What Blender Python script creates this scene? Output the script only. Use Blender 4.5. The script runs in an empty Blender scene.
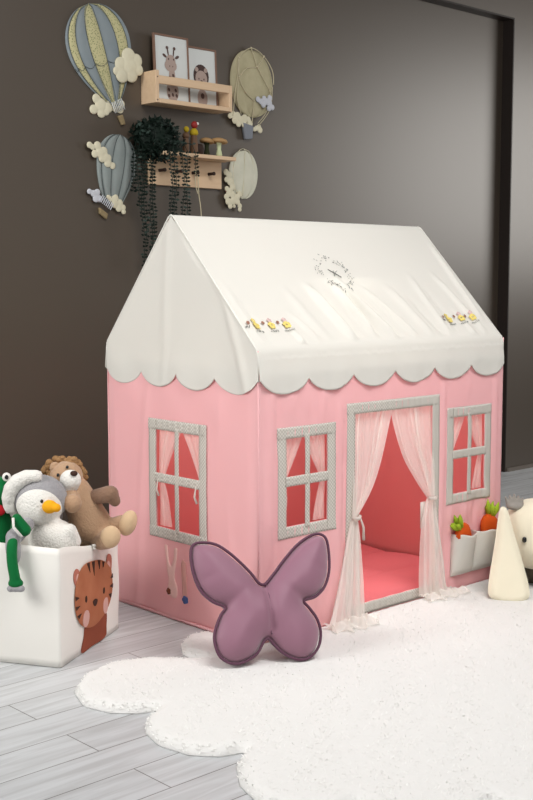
import bpy, math, random
from mathutils import Vector, Matrix
random.seed(7)
C = bpy.context.scene.collection
PI = math.pi
def R(a): return math.radians(a)

# ------------------------------------------------------------------ helpers
class MB:
    def __init__(s): s.v=[]; s.f=[]; s.m=[]
    def add(s, vs, fs, mi=0):
        n=len(s.v); s.v+=[tuple(v) for v in vs]; s.f+=[tuple(i+n for i in f) for f in fs]; s.m+=[mi]*len(fs)
    def box(s, x0,x1,y0,y1,z0,z1, mi=0, b=0.0):
        if b<=0:
            s.add([(x0,y0,z0),(x1,y0,z0),(x1,y1,z0),(x0,y1,z0),(x0,y0,z1),(x1,y0,z1),(x1,y1,z1),(x0,y1,z1)],
              [(0,3,2,1),(4,5,6,7),(0,1,5,4),(1,2,6,5),(2,3,7,6),(3,0,4,7)],mi); return
        # chamfered box
        vs=[];idx={}
        X=(x0,x1);Y=(y0,y1);Z=(z0,z1)
        for i in (0,1):
            for j in (0,1):
                for k in (0,1):
                    sx=1 if i==0 else -1; sy=1 if j==0 else -1; sz=1 if k==0 else -1
                    idx[i,j,k,'x']=len(vs); vs.append((X[i],Y[j]+sy*b,Z[k]+sz*b))
                    idx[i,j,k,'y']=len(vs); vs.append((X[i]+sx*b,Y[j],Z[k]+sz*b))
                    idx[i,j,k,'z']=len(vs); vs.append((X[i]+sx*b,Y[j]+sy*b,Z[k]))
        fs=[]
        for i in (0,1): fs.append([idx[i,0,0,'x'],idx[i,1,0,'x'],idx[i,1,1,'x'],idx[i,0,1,'x']])
        for j in (0,1): fs.append([idx[0,j,0,'y'],idx[1,j,0,'y'],idx[1,j,1,'y'],idx[0,j,1,'y']])
        for k in (0,1): fs.append([idx[0,0,k,'z'],idx[1,0,k,'z'],idx[1,1,k,'z'],idx[0,1,k,'z']])
        for i in (0,1):
            for j in (0,1): fs.append([idx[i,j,0,'x'],idx[i,j,1,'x'],idx[i,j,1,'y'],idx[i,j,0,'y']])
            for k in (0,1): fs.append([idx[i,0,k,'x'],idx[i,1,k,'x'],idx[i,1,k,'z'],idx[i,0,k,'z']])
        for j in (0,1):
            for k in (0,1): fs.append([idx[0,j,k,'y'],idx[1,j,k,'y'],idx[1,j,k,'z'],idx[0,j,k,'z']])
        for i in (0,1):
            for j in (0,1):
                for k in (0,1): fs.append([idx[i,j,k,'x'],idx[i,j,k,'y'],idx[i,j,k,'z']])
        s.add(vs,fs,mi)
    def grid(s, nu, nv, fn, mi=0, skip=None, closed=False):
        vs=[fn(i/nu, j/nv) for j in range(nv+1) for i in range(nu+1)]
        fs=[]
        for j in range(nv):
            for i in range(nu):
                if skip and skip((i+.5)/nu,(j+.5)/nv): continue
                a=j*(nu+1)+i; fs.append((a,a+1,a+nu+2,a+nu+1))
        s.add(vs,fs,mi)
    def tube(s, pts, r, n=8, mi=0, cap=True, closed=False):
        pts=[Vector(p) for p in pts]; m=len(pts); vs=[]; fs=[]
        rr = r if isinstance(r,(list,tuple)) else [r]*m
        up=None
        for i,p in enumerate(pts):
            if closed: t=(pts[(i+1)%m]-pts[i-1])
            else: t=(pts[min(i+1,m-1)]-pts[max(i-1,0)])
            if t.length<1e-9: t=Vector((0,0,1))
            t.normalize()
            if up is None:
                up=Vector((0,0,1)) if abs(t.z)<.9 else Vector((1,0,0))
            a=(up-t*up.dot(t)); 
            if a.length<1e-6: a=t.orthogonal()
            a.normalize(); b=t.cross(a); up=a
            for k in range(n):
                th=2*PI*k/n; vs.append(p+(a*math.cos(th)+b*math.sin(th))*rr[i])
        for i in range(m if closed else m-1):
            for k in range(n):
                j=(i+1)%m
                fs.append((i*n+k,i*n+(k+1)%n,j*n+(k+1)%n,j*n+k))
        if cap and not closed:
            fs.append(tuple(range(n))[::-1]); fs.append(tuple((m-1)*n+k for k in range(n)))
        s.add(vs,fs,mi)
    def ell(s, c, r, rot=None, n=16, mi=0, fn=None):
        vs=[];fs=[];c=Vector(c)
        if not isinstance(r,(tuple,list)): r=(r,r,r)
        M = rot if rot else Matrix.Identity(3)
        for j in range(n+1):
            ph=PI*j/n
            for i in range(2*n):
                th=PI*i/n
                p=Vector((math.sin(ph)*math.cos(th),math.sin(ph)*math.sin(th),math.cos(ph)))
                if fn: p=p*fn(p)
                vs.append(c+M@Vector((p.x*r[0],p.y*r[1],p.z*r[2])))
        for j in range(n):
            for i in range(2*n):
                i2=(i+1)%(2*n)
                fs.append((j*2*n+i,(j+1)*2*n+i,(j+1)*2*n+i2,j*2*n+i2))
        s.add(vs,fs,mi)
    def lathe(s, prof, c=(0,0,0), n=20, mi=0, rot=None):
        vs=[];fs=[];c=Vector(c);M=rot if rot else Matrix.Identity(3)
        for r,z in prof:
            for k in range(n): vs.append(c+M@Vector((r*math.cos(2*PI*k/n),r*math.sin(2*PI*k/n),z)))
        for i in range(len(prof)-1):
            for k in range(n): fs.append((i*n+k,i*n+(k+1)%n,(i+1)*n+(k+1)%n,(i+1)*n+k))
        fs.append(tuple(range(n))[::-1]); fs.append(tuple((len(prof)-1)*n+k for k in range(n)))
        s.add(vs,fs,mi)
    def capsule(s, a, b, ra, rb, n=12, mi=0):
        a=Vector(a);b=Vector(b); d=b-a; L=d.length; q=d.to_track_quat('Z','Y').to_matrix()
        prof=[]
        for i in range(7): t=-PI/2+PI/2*i/6; prof.append((max(ra*math.cos(t),1e-4),ra*math.sin(t)))
        for i in range(7): t=PI/2*i/6; prof.append((max(rb*math.cos(t),1e-4),L+rb*math.sin(t)))
        s.lathe(prof,a,n*2,mi,q)
    def build(s, name, mats, parent=None, smooth=True, merge=True):
        me=bpy.data.meshes.new(name); me.from_pydata([tuple(v) for v in s.v],[],s.f)
        if not isinstance(mats,(list,tuple)): mats=[mats]
        for m in mats: me.materials.append(m)
        for p,mi in zip(me.polygons,s.m): p.material_index=mi; p.use_smooth=smooth
        me.validate(); me.update()
        o=bpy.data.objects.new(name,me); C.objects.link(o)
        if parent: o.parent=parent
        return o

def solid(o, t, off=-1, mo=0):
    m=o.modifiers.new('s','SOLIDIFY'); m.thickness=t; m.offset=off; m.material_offset=mo; return o
def autosm(o, ang=40):
    m=o.modifiers.new('e','EDGE_SPLIT'); m.split_angle=R(ang); return o
def fuse(o, vox=.004, it=6):
    m=o.modifiers.new('r','REMESH'); m.mode='VOXEL'; m.voxel_size=vox; m.use_smooth_shade=True
    m=o.modifiers.new('s','SMOOTH'); m.iterations=it; m.factor=.6; return o
def thing(name,label,cat,loc=(0,0,0),rz=0,group=None):
    o=bpy.data.objects.new(name,None); C.objects.link(o); o.location=loc; o.rotation_euler=(0,0,rz)
    o.empty_display_size=.05
    tag(o,label,cat,group); return o
def tag(o,label=None,cat=None,group=None,kind=None):
    if label: o['label']=label
    if cat: o['category']=cat
    if group: o['group']=group
    if kind: o['kind']=kind
    return o

# signed-distance shapes (negative inside)
def poly_sdf(P):
    n=len(P)
    E=[(P[i][0],P[i][1],P[(i+1)%n][0],P[(i+1)%n][1]) for i in range(n)]
    def f(x,y):
        d=1e9; ins=False
        for x0,y0,x1,y1 in E:
            dx=x1-x0;dy=y1-y0
            t=((x-x0)*dx+(y-y0)*dy)/(dx*dx+dy*dy+1e-12)
            t=0 if t<0 else 1 if t>1 else t
            ex=x-x0-t*dx;ey=y-y0-t*dy; q=ex*ex+ey*ey
            if q<d:d=q
            if (y0>y)!=(y1>y) and x<(x1-x0)*(y-y0)/(y1-y0+1e-15)+x0: ins=not ins
        d=math.sqrt(d); return -d if ins else d
    xs=[p[0] for p in P];ys=[p[1] for p in P]
    return f,(min(xs),max(xs),min(ys),max(ys))
def circ_sdf(cs):
    def f(x,y): return min(math.hypot(x-a,y-b)-r for a,b,r in cs)
    return f,(min(a-r for a,b,r in cs),max(a+r for a,b,r in cs),min(b-r for a,b,r in cs),max(b+r for a,b,r in cs))
def spline(P, k=4, closed=True):
    out=[];n=len(P)
    rng=range(n) if closed else range(n-1)
    for i in rng:
        p0=P[(i-1)%n] if closed or i>0 else P[0]; p1=P[i]; p2=P[(i+1)%n]
        p3=P[(i+2)%n] if closed or i+2<n else P[-1]
        for j in range(k):
            t=j/k
            out.append(tuple(.5*((2*b)+(-a+c)*t+(2*a-5*b+4*c-d)*t*t+(-a+3*b-3*c+d)*t**3) for a,b,c,d in zip(p0,p1,p2,p3)))
    if not closed: out.append(tuple(P[-1]))
    return out
def puff(mb, shape, step, top, bot, M, mi=0):
    """solid from an sdf outline; top(d,x,y)/bot(d,x,y) heights, d=distance inside; M maps (x,y,h)->xyz"""
    sdf,(x0,x1,y0,y1)=shape
    nx=int((x1-x0)/step)+3; ny=int((y1-y0)/step)+3
    cells=[]
    for j in range(ny):
        for i in range(nx):
            if sdf(x0-step+(i+.5)*step,y0-step+(j+.5)*step)<0: cells.append((i,j))
    cs=set(cells); vid={}; V=[]
    def vget(i,j):
        if (i,j) not in vid:
            x=x0-step+i*step;y=y0-step+j*step
            full=all((i-a,j-b) in cs for a in (0,1) for b in (0,1))
            d=sdf(x,y)
            if not full:
                for _ in range(5):
                    e=step*.1
                    gx=(sdf(x+e,y)-sdf(x-e,y))/(2*e);gy=(sdf(x,y+e)-sdf(x,y-e))/(2*e);g=gx*gx+gy*gy
                    if g<1e-6: break
                    x-=d*gx/g;y-=d*gy/g; d=sdf(x,y)
                    if abs(d)<step*.02: break
                d=0
            vid[(i,j)]=len(V); V.append((x,y,max(0,-d),not full))
        return vid[(i,j)]
    quads=[(vget(i,j),vget(i+1,j),vget(i+1,j+1),vget(i,j+1)) for i,j in cells]
    n=len(V)
    vs=[M(x,y,top(d,x,y)) for x,y,d,b in V]+[M(x,y,bot(d,x,y)) for x,y,d,b in V]
    fs=[q for q in quads]+[tuple(a+n for a in q[::-1]) for q in quads]
    # rim
    cnt={}
    for q in quads:
        for a,b in zip(q,q[1:]+q[:1]): cnt[(a,b)]=1
    for (a,b) in list(cnt):
        if (b,a) not in cnt: fs.append((b,a,a+n,b+n))
    mb.add(vs,fs,mi)
def dome(T,D): return lambda d,x,y: T*math.sqrt(max(0,1-(1-min(d/D,1))**2))

# ------------------------------------------------------------------ materials
def lin(c):
    return tuple(((v/255)/12.92 if v/255<=.04045 else ((v/255+.055)/1.055)**2.4) for v in c)
def mat(name,col,rough=.8,var=.06,vscale=8,bump=0,bscale=200,spec=.3,sheen=0,transl=0,transp=0,kind='noise',col2=None,coat=0,sss=0,ms3=(1,1,1)):
    m=bpy.data.materials.new(name); m.use_nodes=True; nt=m.node_tree; N=nt.nodes; Lk=nt.links
    bs=N['Principled BSDF']; out=N['Material Output']
    c=lin(col); c2=lin(col2) if col2 else tuple(max(0,v*(1-var*2)) for v in c)
    tc=N.new('ShaderNodeTexCoord')
    if kind=='noise':
        t=N.new('ShaderNodeTexNoise'); t.inputs['Scale'].default_value=vscale; t.inputs['Detail'].default_value=4
        fac=t.outputs['Fac']; Lk.new(tc.outputs['Object'],t.inputs['Vector'])
    elif kind=='gingham':
        t=N.new('ShaderNodeTexChecker'); t.inputs['Scale'].default_value=vscale; fac=t.outputs['Fac']; mp=N.new('ShaderNodeMapping'); mp.inputs['Scale'].default_value=ms3; mp.inputs['Location'].default_value=(.0013,.0013,.0013); Lk.new(tc.outputs['Object'],mp.inputs['Vector']); Lk.new(mp.outputs['Vector'],t.inputs['Vector'])
    elif kind=='wood':
        mp=N.new('ShaderNodeMapping'); mp.inputs['Scale'].default_value=(1.5,18,18); Lk.new(tc.outputs['Object'],mp.inputs['Vector'])
        t=N.new('ShaderNodeTexNoise'); t.inputs['Scale'].default_value=vscale; t.inputs['Detail'].default_value=6; Lk.new(mp.outputs['Vector'],t.inputs['Vector']); fac=t.outputs['Fac']
    elif kind=='dots':
        t=N.new('ShaderNodeTexVoronoi'); t.inputs['Scale'].default_value=vscale; Lk.new(tc.outputs['Object'],t.inputs['Vector'])
        r=N.new('ShaderNodeValToRGB'); r.color_ramp.elements[0].position=.28; r.color_ramp.elements[1].position=.36
        Lk.new(t.outputs['Distance'],r.inputs['Fac']); fac=r.outputs['Color']
    mx=N.new('ShaderNodeMix'); mx.data_type='RGBA'
    mx.inputs['A'].default_value=(*c2,1); mx.inputs['B'].default_value=(*c,1)
    Lk.new(fac,mx.inputs['Factor']); Lk.new(mx.outputs['Result'],bs.inputs['Base Color'])
    bs.inputs['Roughness'].default_value=rough; bs.inputs['Specular IOR Level'].default_value=spec
    if sheen: bs.inputs['Sheen Weight'].default_value=sheen
    if coat: bs.inputs['Coat Weight'].default_value=coat
    if sss: bs.inputs['Subsurface Weight'].default_value=sss; bs.inputs['Subsurface Scale'].default_value=.01
    if bump:
        b=N.new('ShaderNodeBump'); b.inputs['Strength'].default_value=bump; b.inputs['Distance'].default_value=.004 if 'plush' in name else .002
        t2=N.new('ShaderNodeTexNoise'); t2.inputs['Scale'].default_value=bscale; t2.inputs['Detail'].default_value=3
        Lk.new(tc.outputs['Object'],t2.inputs['Vector']); Lk.new(t2.outputs['Fac'],b.inputs['Height']); Lk.new(b.outputs['Normal'],bs.inputs['Normal'])
    sh=bs.outputs['BSDF']
    if transl:
        tr=N.new('ShaderNodeBsdfTranslucent'); Lk.new(mx.outputs['Result'],tr.inputs['Color'])
        ms=N.new('ShaderNodeMixShader'); ms.inputs[0].default_value=transl; Lk.new(sh,ms.inputs[1]); Lk.new(tr.outputs[0],ms.inputs[2]); sh=ms.outputs[0]
    if transp:
        tr=N.new('ShaderNodeBsdfTransparent'); ms=N.new('ShaderNodeMixShader'); ms.inputs[0].default_value=transp
        Lk.new(sh,ms.inputs[1]); Lk.new(tr.outputs[0],ms.inputs[2]); sh=ms.outputs[0]
    Lk.new(sh,out.inputs['Surface'])
    return m
M={}
M['pink']=mat('pink_cloth',(254,200,202),.9,.02,5,.15,900,.15,transl=.18)
M['coral']=mat('inner_bounce_pink',(243,150,148),.9,.03,5,0,900,.1,transl=.3)  # deeper pink for inner faces: bounced light put into the cloth colour
M['white_cloth']=mat('white_canvas',(238,236,228),.85,.01,6,.12,900,.2,transl=.2)
M['ging']=mat('grey_gingham_ribbon',(214,209,200),.45,0,170,0,0,.5,kind='gingham',ms3=(1,0,1),col2=(186,180,170))
M['ging_s']=mat('grey_gingham_ribbon_side',(214,209,200),.45,0,170,0,0,.5,kind='gingham',ms3=(0,1,1),col2=(186,180,170))
M['sheer']=mat('sheer_tulle',(255,250,244),.9,.01,30,0,0,.2,transl=.35,transp=.38)
M['sheer2']=mat('sheer_tulle_window',(255,236,230),.9,.01,30,0,0,.2,transl=.35,transp=.38)
M['rose_mat']=mat('rose_quilt',(216,116,120),.9,.05,9,.2,400,.1)
M['velvet']=mat('mauve_velvet',(148,104,122),.55,.08,3,.05,500,.35,sheen=.35)
M['velvet_d']=mat('mauve_piping',(92,54,74),.6,.05,20,0,0,.3,sheen=.2)
M['rug']=mat('white_pile',(240,239,236),1,.01,14,.5,90,.05,sheen=.2,transl=.15)
M['bin']=mat('white_bin_canvas',(238,235,228),.85,.015,8,.2,700,.2)
M['tiger']=mat('print_orange',(186,124,92),.8,.12,14,0,0,.2,col2=(160,92,62))
M['tigerbody']=mat('print_rust',(150,80,58),.8,.1,14,0,0,.2)
M['tigerear']=mat('print_ear',(190,118,100),.8,.05,14)
M['brown_d']=mat('print_dark_brown',(66,42,34),.8,.05,14)
M['cheek']=mat('print_cheek',(214,170,160),.8,.03,14)
M['white']=mat('white_plush',(232,229,222),1,.02,40,1,170,.05,sheen=.3)
M['grey']=mat('grey_plush',(160,158,160),1,.06,60,1,170,.05,sheen=.3)
M['orange_y']=mat('beak_orange',(244,172,30),.8,.05,30,.2,300,.2)
M['black']=mat('black_bead',(14,12,12),.25,0,5,spec=.6)
M['tan']=mat('tan_plush',(186,152,122),1,.06,50,1,170,.05,sheen=.25)
M['tan_d']=mat('dark_tan_plush',(142,112,92),1,.06,50,1,170,.05,sheen=.2)
M['mane']=mat('mane_curly_plush',(176,138,98),1,.2,90,1,160,.05,col2=(120,88,58))
M['foot']=mat('sand_plush',(214,184,148),1,.05,50,.5,300,.05,sheen=.2)
M['green']=mat('green_plush',(18,108,56),1,.05,50,.5,300,.1,sheen=.1)
M['red']=mat('red_felt',(176,22,34),.9,.05,40)
M['carrot']=mat('carrot_orange_felt',(206,84,30),.9,.06,30,.4,300,.1)
M['leaf']=mat('lime_felt',(158,182,52),.9,.06,30,.3,300,.1)
M['bunny']=mat('ivory_velour',(238,230,206),1,.02,20,.3,400,.1,sheen=.2)
M['olive']=mat('grey_brown_plush',(96,88,76),1,.15,40,.8,200,.05)
M['silverfelt']=mat('silver_felt',(156,150,142),.6,.1,40,.3,300,.3)
M['pine']=mat('pine_wood',(228,200,168),.55,.08,3,.1,60,.3,kind='wood',col2=(208,176,140))
M['frame']=mat('frame_wood',(134,104,88),.6,.1,6,0,0,.3,kind='wood')
M['paper']=mat('poster_paper',(214,217,214),.6,.01,6)
M['gir']=mat('print_pale_brown',(178,158,148),.8,.05,60)
M['gir_d']=mat('print_brown',(98,76,70),.8,.1,60)
M['mane_p']=mat('print_mane',(78,60,56),.8,.1,60)
M['ivy']=mat('dark_green_leaf',(20,38,28),.6,.2,30,0,0,.2,col2=(8,18,14))
M['ivy_l']=mat('pale_green_leaf',(52,70,62),.6,.2,30,0,0,.3)
M['pot']=mat('dark_pot',(34,34,34),.6,.1,10)
M['bl']=mat('balloon_blue',(150,158,160),.8,.1,18,0,0,.2,col2=(126,138,144))
M['bl2']=mat('balloon_blue_grey',(156,163,160),.8,.1,18,0,0,.2,col2=(132,142,140))
M['yd']=mat('balloon_yellow_dots',(196,190,146),.8,.1,150,0,0,.2,kind='dots',col2=(128,134,96))
M['oc']=mat('balloon_ochre',(172,164,132),.85,.1,30,0,0,.2,col2=(194,186,154))
M['cr']=mat('balloon_cream',(224,222,204),.85,.05,24,0,0,.2,col2=(202,202,182))
M['cloudc']=mat('cloud_cream',(226,221,196),.9,.04,40,.3,80,.1,col2=(214,206,178))
M['cloudb']=mat('cloud_pale_blue',(206,208,214),.9,.04,40,.3,80,.1)
M['rope']=mat('rope_cream',(196,186,156),.8,.05,90)
M['wick']=mat('wicker_basket_brown',(150,132,98),.8,.1,90)
M['gbask']=mat('basket_grey_blue',(134,138,146),.8,.1,90)
M['line']=mat('balloon_dark_line',(84,92,92),.8,.1,90)
M['peg']=mat('figure_brown_wood',(112,84,62),.6,.1,20)
M['yel']=mat('yellow_scarf',(190,164,40),.9,.08,60,.3,300)
M['redhead']=mat('red_wood',(150,44,40),.5,.1,40)
M['cap']=mat('tan_mushroom_cap',(186,148,100),.6,.1,20)
M['stem']=mat('pale_stem',(212,220,176),.7,.08,60)
M['mosses']=mat('dark_moss',(52,58,34),.9,.2,60)
M['brownpot']=mat('vase_brown_peg_shade',(58,40,32),.7,.2,30)
M['emb_y']=mat('yellow_thread',(236,214,120),.7,.1,200)
M['emb_b']=mat('brown_thread',(150,92,66),.7,.1,200)
M['emb_p']=mat('pink_thread',(222,190,186),.7,.1,200)
M['emb_g']=mat('grey_thread',(168,170,164),.5,.1,200)
M['emb_k']=mat('dark_grey_thread',(96,98,94),.5,.1,200)
M['blue']=mat('blue_felt',(84,104,158),.9,.1,60,.3,300)
M['brf']=mat('brown_felt',(120,66,46),.9,.1,60,.3,300)
M['palepink']=mat('pale_pink_felt',(250,206,198),.9,.03,40,.2,300)
M['ribbon']=mat('pale_ribbon',(232,222,214),.6,.02,40,transl=.3)

# ------------------------------------------------------------------ setting
def wall_mat(name,col,rough,spec):
    m=mat(name,col,rough,.03,1.2,.03,20,spec); return m
WALL=wall_mat('taupe_satin_paint',(82,72,61),.40,.75)
REV=mat('reveal_shade',(40,32,28),.5,.05,3)  # shade on the reveal faces, put into their colour
# laminate floor
def floor_mat():
    m=bpy.data.materials.new('grey_wood_laminate'); m.use_nodes=True; N=m.node_tree.nodes; Lk=m.node_tree.links
    bs=N['Principled BSDF']; tc=N.new('ShaderNodeTexCoord')
    mp=N.new('ShaderNodeMapping'); mp.inputs['Location'].default_value=(.31,.04,0); Lk.new(tc.outputs['Object'],mp.inputs['Vector'])
    bk=N.new('ShaderNodeTexBrick'); bk.offset=.37; bk.inputs['Scale'].default_value=1
    bk.inputs['Brick Width'].default_value=1.3; bk.inputs['Row Height'].default_value=.135; bk.inputs['Mortar Size'].default_value=.0016
    bk.inputs['Mortar Smooth'].default_value=.2
    bk.inputs['Color1'].default_value=(*lin((202,204,205)),1); bk.inputs['Color2'].default_value=(*lin((188,190,192)),1); bk.inputs['Mortar'].default_value=(*lin((112,110,108)),1)
    Lk.new(mp.outputs['Vector'],bk.inputs['Vector'])
    mp2=N.new('ShaderNodeMapping'); mp2.inputs['Scale'].default_value=(1.4,16,1); Lk.new(tc.outputs['Object'],mp2.inputs['Vector'])
    n=N.new('ShaderNodeTexNoise'); n.inputs['Scale'].default_value=2.6; n.inputs['Detail'].default_value=8; n.inputs['Distortion'].default_value=.6; Lk.new(mp2.outputs['Vector'],n.inputs['Vector'])
    rp=N.new('ShaderNodeValToRGB'); rp.color_ramp.elements[0].position=.35; rp.color_ramp.elements[0].color=(.74,.73,.72,1); rp.color_ramp.elements[1].position=.62; rp.color_ramp.elements[1].color=(1,1,1,1)
    Lk.new(n.outputs['Fac'],rp.inputs['Fac'])
    mx=N.new('ShaderNodeMix'); mx.data_type='RGBA'; mx.blend_type='MULTIPLY'; mx.inputs['Factor'].default_value=.75
    Lk.new(bk.outputs['Color'],mx.inputs['A']); Lk.new(rp.outputs['Color'],mx.inputs['B']); Lk.new(mx.outputs['Result'],bs.inputs['Base Color'])
    bs.inputs['Roughness'].default_value=.42; bs.inputs['Specular IOR Level'].default_value=.45
    b=N.new('ShaderNodeBump'); b.inputs['Strength'].default_value=.15; b.inputs['Distance'].default_value=.002
    Lk.new(n.outputs['Fac'],b.inputs['Height']); Lk.new(b.outputs['Normal'],bs.inputs['Normal'])
    return m
b=MB(); b.box(-4,6,-4,1.6,-.05,0); tag(b.build('floor',floor_mat(),smooth=False),kind='structure')
b=MB(); b.box(-4,3.35,1.47,1.6,0,3.0); tag(b.build('wall_back',WALL,smooth=False),kind='structure')
# niche: header and pier stand 7 cm proud of the recessed wall, with a reveal painted dark for its shade
b=MB(); b.box(3.209,6,1.40,1.6,0,2.524); 
b.box(-4,6,1.40,1.6,2.524,3.0)
w=b.build('wall_right',WALL,smooth=False); tag(w,kind='structure')
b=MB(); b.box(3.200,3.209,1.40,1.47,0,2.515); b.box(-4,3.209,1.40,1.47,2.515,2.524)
tag(b.build('reveal_shade_strip',REV,smooth=False),kind='structure')
b=MB(); b.box(3.225,6,1.388,1.4,0,.02); tag(b.build('baseboard_right',mat('baseboard',(120,112,104),.6),smooth=False),kind='structure')

# ------------------------------------------------------------------ rug
RO=[(-.03,.20),(-.09,.216),(-.155,.175),(-.208,.10),(-.205,.04),(-.188,-.006),
 (-.223,.03),(-.312,.121),(-.422,.165),(-.532,.130),(-.613,.06),(-.657,-.05),(-.633,-.135),(-.585,-.185),(-.535,-.205),
 (-.60,-.24),(-.648,-.30),(-.672,-.385),(-.655,-.478),(-.608,-.532),(-.547,-.552),
 (-.62,-.60),(-.68,-.68),(-.715,-.79),(-.68,-.88),(-.62,-.92),(-.555,-.915),
 (-.60,-.98),(-.60,-1.08),(-.54,-1.15),(-.44,-1.15),(-.352,-1.098),
 (-.35,-1.2),(-.27,-1.30),(-.15,-1.34),(-.03,-1.29),(.03,-1.2),
 (.08,-1.32),(.22,-1.40),(.38,-1.38),(.48,-1.27),(.5,-1.18),
 (.6,-1.3),(.75,-1.33),(.9,-1.26),(.95,-1.12),(1.06,-1.18),(1.2,-1.15),(1.3,-1.02),(1.28,-.88),
 (1.4,-.88),(1.52,-.78),(1.54,-.62),(1.45,-.52),(1.56,-.46),(1.62,-.33),(1.58,-.18),(1.46,-.09),(1.34,-.03),(1.21,-.012),(0.9,-.012),(.6,-.012),(.3,-.012),(-.008,-.012),(-.008,.1)]
root=thing('cloud_rug','large white fluffy cloud-shaped rug with scalloped edge on the grey floor','rug',(0,0,0))
def pn(x,y): 
    return (math.sin(x*61+1.3*math.sin(y*37))*math.sin(y*53+1.1*math.sin(x*41))*.6+math.sin(x*131+y*97)*.2+math.sin(x*23-y*31)*.5)
shape=poly_sdf(RO)
b=MB(); puff(b,shape,.016,lambda d,x,y:.004+.018*math.sqrt(max(0,1-(1-min(d/.03,1))**2))+.0012*pn(x,y)*min(1,d/.03),lambda d,x,y:.0005,lambda x,y,h:(x,y,h))
b.build('rug_backing',M['rug'],root)
b=MB(); sdf=shape[0]; rnd=random.random
cnt=0
while cnt<26000:
    x=-.75+rnd()*2.4; y=-1.42+rnd()*1.65
    if y<-1.15 and rnd()<.6: continue
    d=-sdf(x,y) 
    if d<0: continue
    if d>.03 and rnd()<.62: continue
    h=.004+.018*math.sqrt(max(0,1-(1-min(d/.03,1))**2))
    a=rnd()*2*PI+ .0; l=(.007+.006*rnd())*(.6 if d<.03 else 1); w_=.0022
    lean=.5+.9*rnd(); dx,dy=math.cos(a),math.sin(a)
    z0=h-.003
    b.add([(x-dy*w_,y+dx*w_,z0),(x+dy*w_,y-dx*w_,z0),(x+dx*l*lean,y+dy*l*lean,z0+l*.6)],[(0,1,2)]); cnt+=1
tag(b.build('rug_pile',M['rug'],root),kind='stuff')

# ------------------------------------------------------------------ play tent
L_,W_,E_,RD=1.2,.749,.8875,1.3005
tent=thing('play_house_tent','pink and white house-shaped play tent with scalloped roof and sheer curtained doorway','play tent',(L_/2,W_/2,0))
TI=Matrix.Translation((-L_/2,-W_/2,0))
def tp(o): o.parent=tent; o.matrix_parent_inverse=TI; return o
HF=[(.108,.285,.352,.620),(.411,.796,.05,.672),(.912,1.092,.352,.620)]   # window, door, window openings
def near(v,a,b_,): return min(abs(v-a),abs(v-b_))
def axis(lo,hi,step,cuts):
    cuts=sorted(set([lo,hi]+cuts)); out=[lo]
    for a,c in zip(cuts,cuts[1:]):
        n=max(1,int(math.ceil((c-a)/step)))
        out+=[a+(c-a)*k/n for k in range(1,n+1)]
    return out
def sheet(mb,us,vs,holes,fn):
    nu=len(us)
    V=[fn(u,v) for v in vs for u in us]; Fs=[]
    for j in range(len(vs)-1):
        for i in range(nu-1):
            uc=(us[i]+us[i+1])/2;vc=(vs[j]+vs[j+1])/2
            if any(a<uc<b_ and c<vc<d for a,b_,c,d in holes): continue
            k=j*nu+i; Fs.append((k,k+1,k+nu+1,k+nu))
    mb.add(V,Fs)
def smooth01(t): t=max(0,min(1,t)); return t*t*(3-2*t)
def front_y(u,z):
    e=smooth01(min(u,L_-u)/.05)*smooth01(z/.06+.3)
    w=0
    for uc,a,wd,z0,z1,sl in [(.035,.006,.016,.0,.9,.03),(.075,-.004,.012,.55,.9,.0),(.14,.005,.015,.66,.95,.05),(.20,.005,.013,.66,.95,-.03),(.27,.005,.014,.62,.95,.06),(.335,.007,.014,.0,.75,.02),(.365,-.005,.012,.1,.6,-.03),
        (.05,.006,.014,.05,.45,-.08),(.10,.005,.012,.0,.32,.1),(.18,.006,.018,.0,.34,.05),(.25,.006,.016,.0,.32,-.1),(.31,.005,.012,.0,.35,.06),
        (.85,.006,.012,.1,.8,.02),(.90,.004,.012,.0,.36,.05),(.98,.008,.018,.2,.36,-.02),(1.04,-.007,.014,.2,.36,.05),(1.10,.006,.014,.0,.4,0),(1.15,.005,.014,.0,.9,.02),(.5,.003,.02,.7,.9,.0),(.62,.004,.02,.7,.9,.05),(.74,.004,.02,.7,.9,0),(1.0,.004,.015,.66,.9,.05)]:
        zz=smooth01((z-z0)/.08)*smooth01((z1-z)/.08)
        q=(u-uc-sl*(z-.5*(z0+z1)))/wd
        w+=a*1.15*math.exp(-q*q)*zz
    w+=.003*math.sin(u*70+3*math.sin(z*5))*(1-smooth01(z/.12))
    return (-w-.004*math.sin(PI*min(1,max(0,z/E_))))*e*smooth01((.80-z)/.1)
b=MB(); cuts=[c for h in HF for c in h[:2]]; cz_=[c for h in HF for c in h[2:]]
sheet(b,axis(0,L_,.008,cuts),axis(0.004,E_-.06,.016,cz_),HF,lambda u,z:(u,front_y(u,z),z))
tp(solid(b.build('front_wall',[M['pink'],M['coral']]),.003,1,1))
def side_x(v,z):
    e=smooth01(min(v,W_-v)/.05)
    w=.004*math.sin(v*17+1+z*3)*smooth01((.35-z)/.2)+.003*math.sin(v*31-z*7)*smooth01((z-.6)/.2)
    w+=.006*math.exp(-((v-.12-.1*(z-.3))/.02)**2)*smooth01((.5-z)/.3)+.005*math.exp(-((v-.6+.1*z)/.02)**2)+.003*math.exp(-((v-.17)/.02)**2)*smooth01((z-.5)/.2)
    return (-w-.006*math.sin(PI*z/E_))*e*smooth01((.80-z)/.1)
HS=[(.260,.478,.298,.615)]
b=MB(); sheet(b,axis(0,W_,.008,list(HS[0][:2])),axis(.004,E_-.06,.016,list(HS[0][2:])),HS,lambda v,z:(side_x(v,z),v,z))
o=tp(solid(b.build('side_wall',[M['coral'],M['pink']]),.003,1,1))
b=MB(); sheet(b,axis(0,W_,.02,[]),axis(.004,E_-.06,.03,[]),[],lambda v,z:(L_-side_x(v,z)*.6,v,z))
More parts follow.
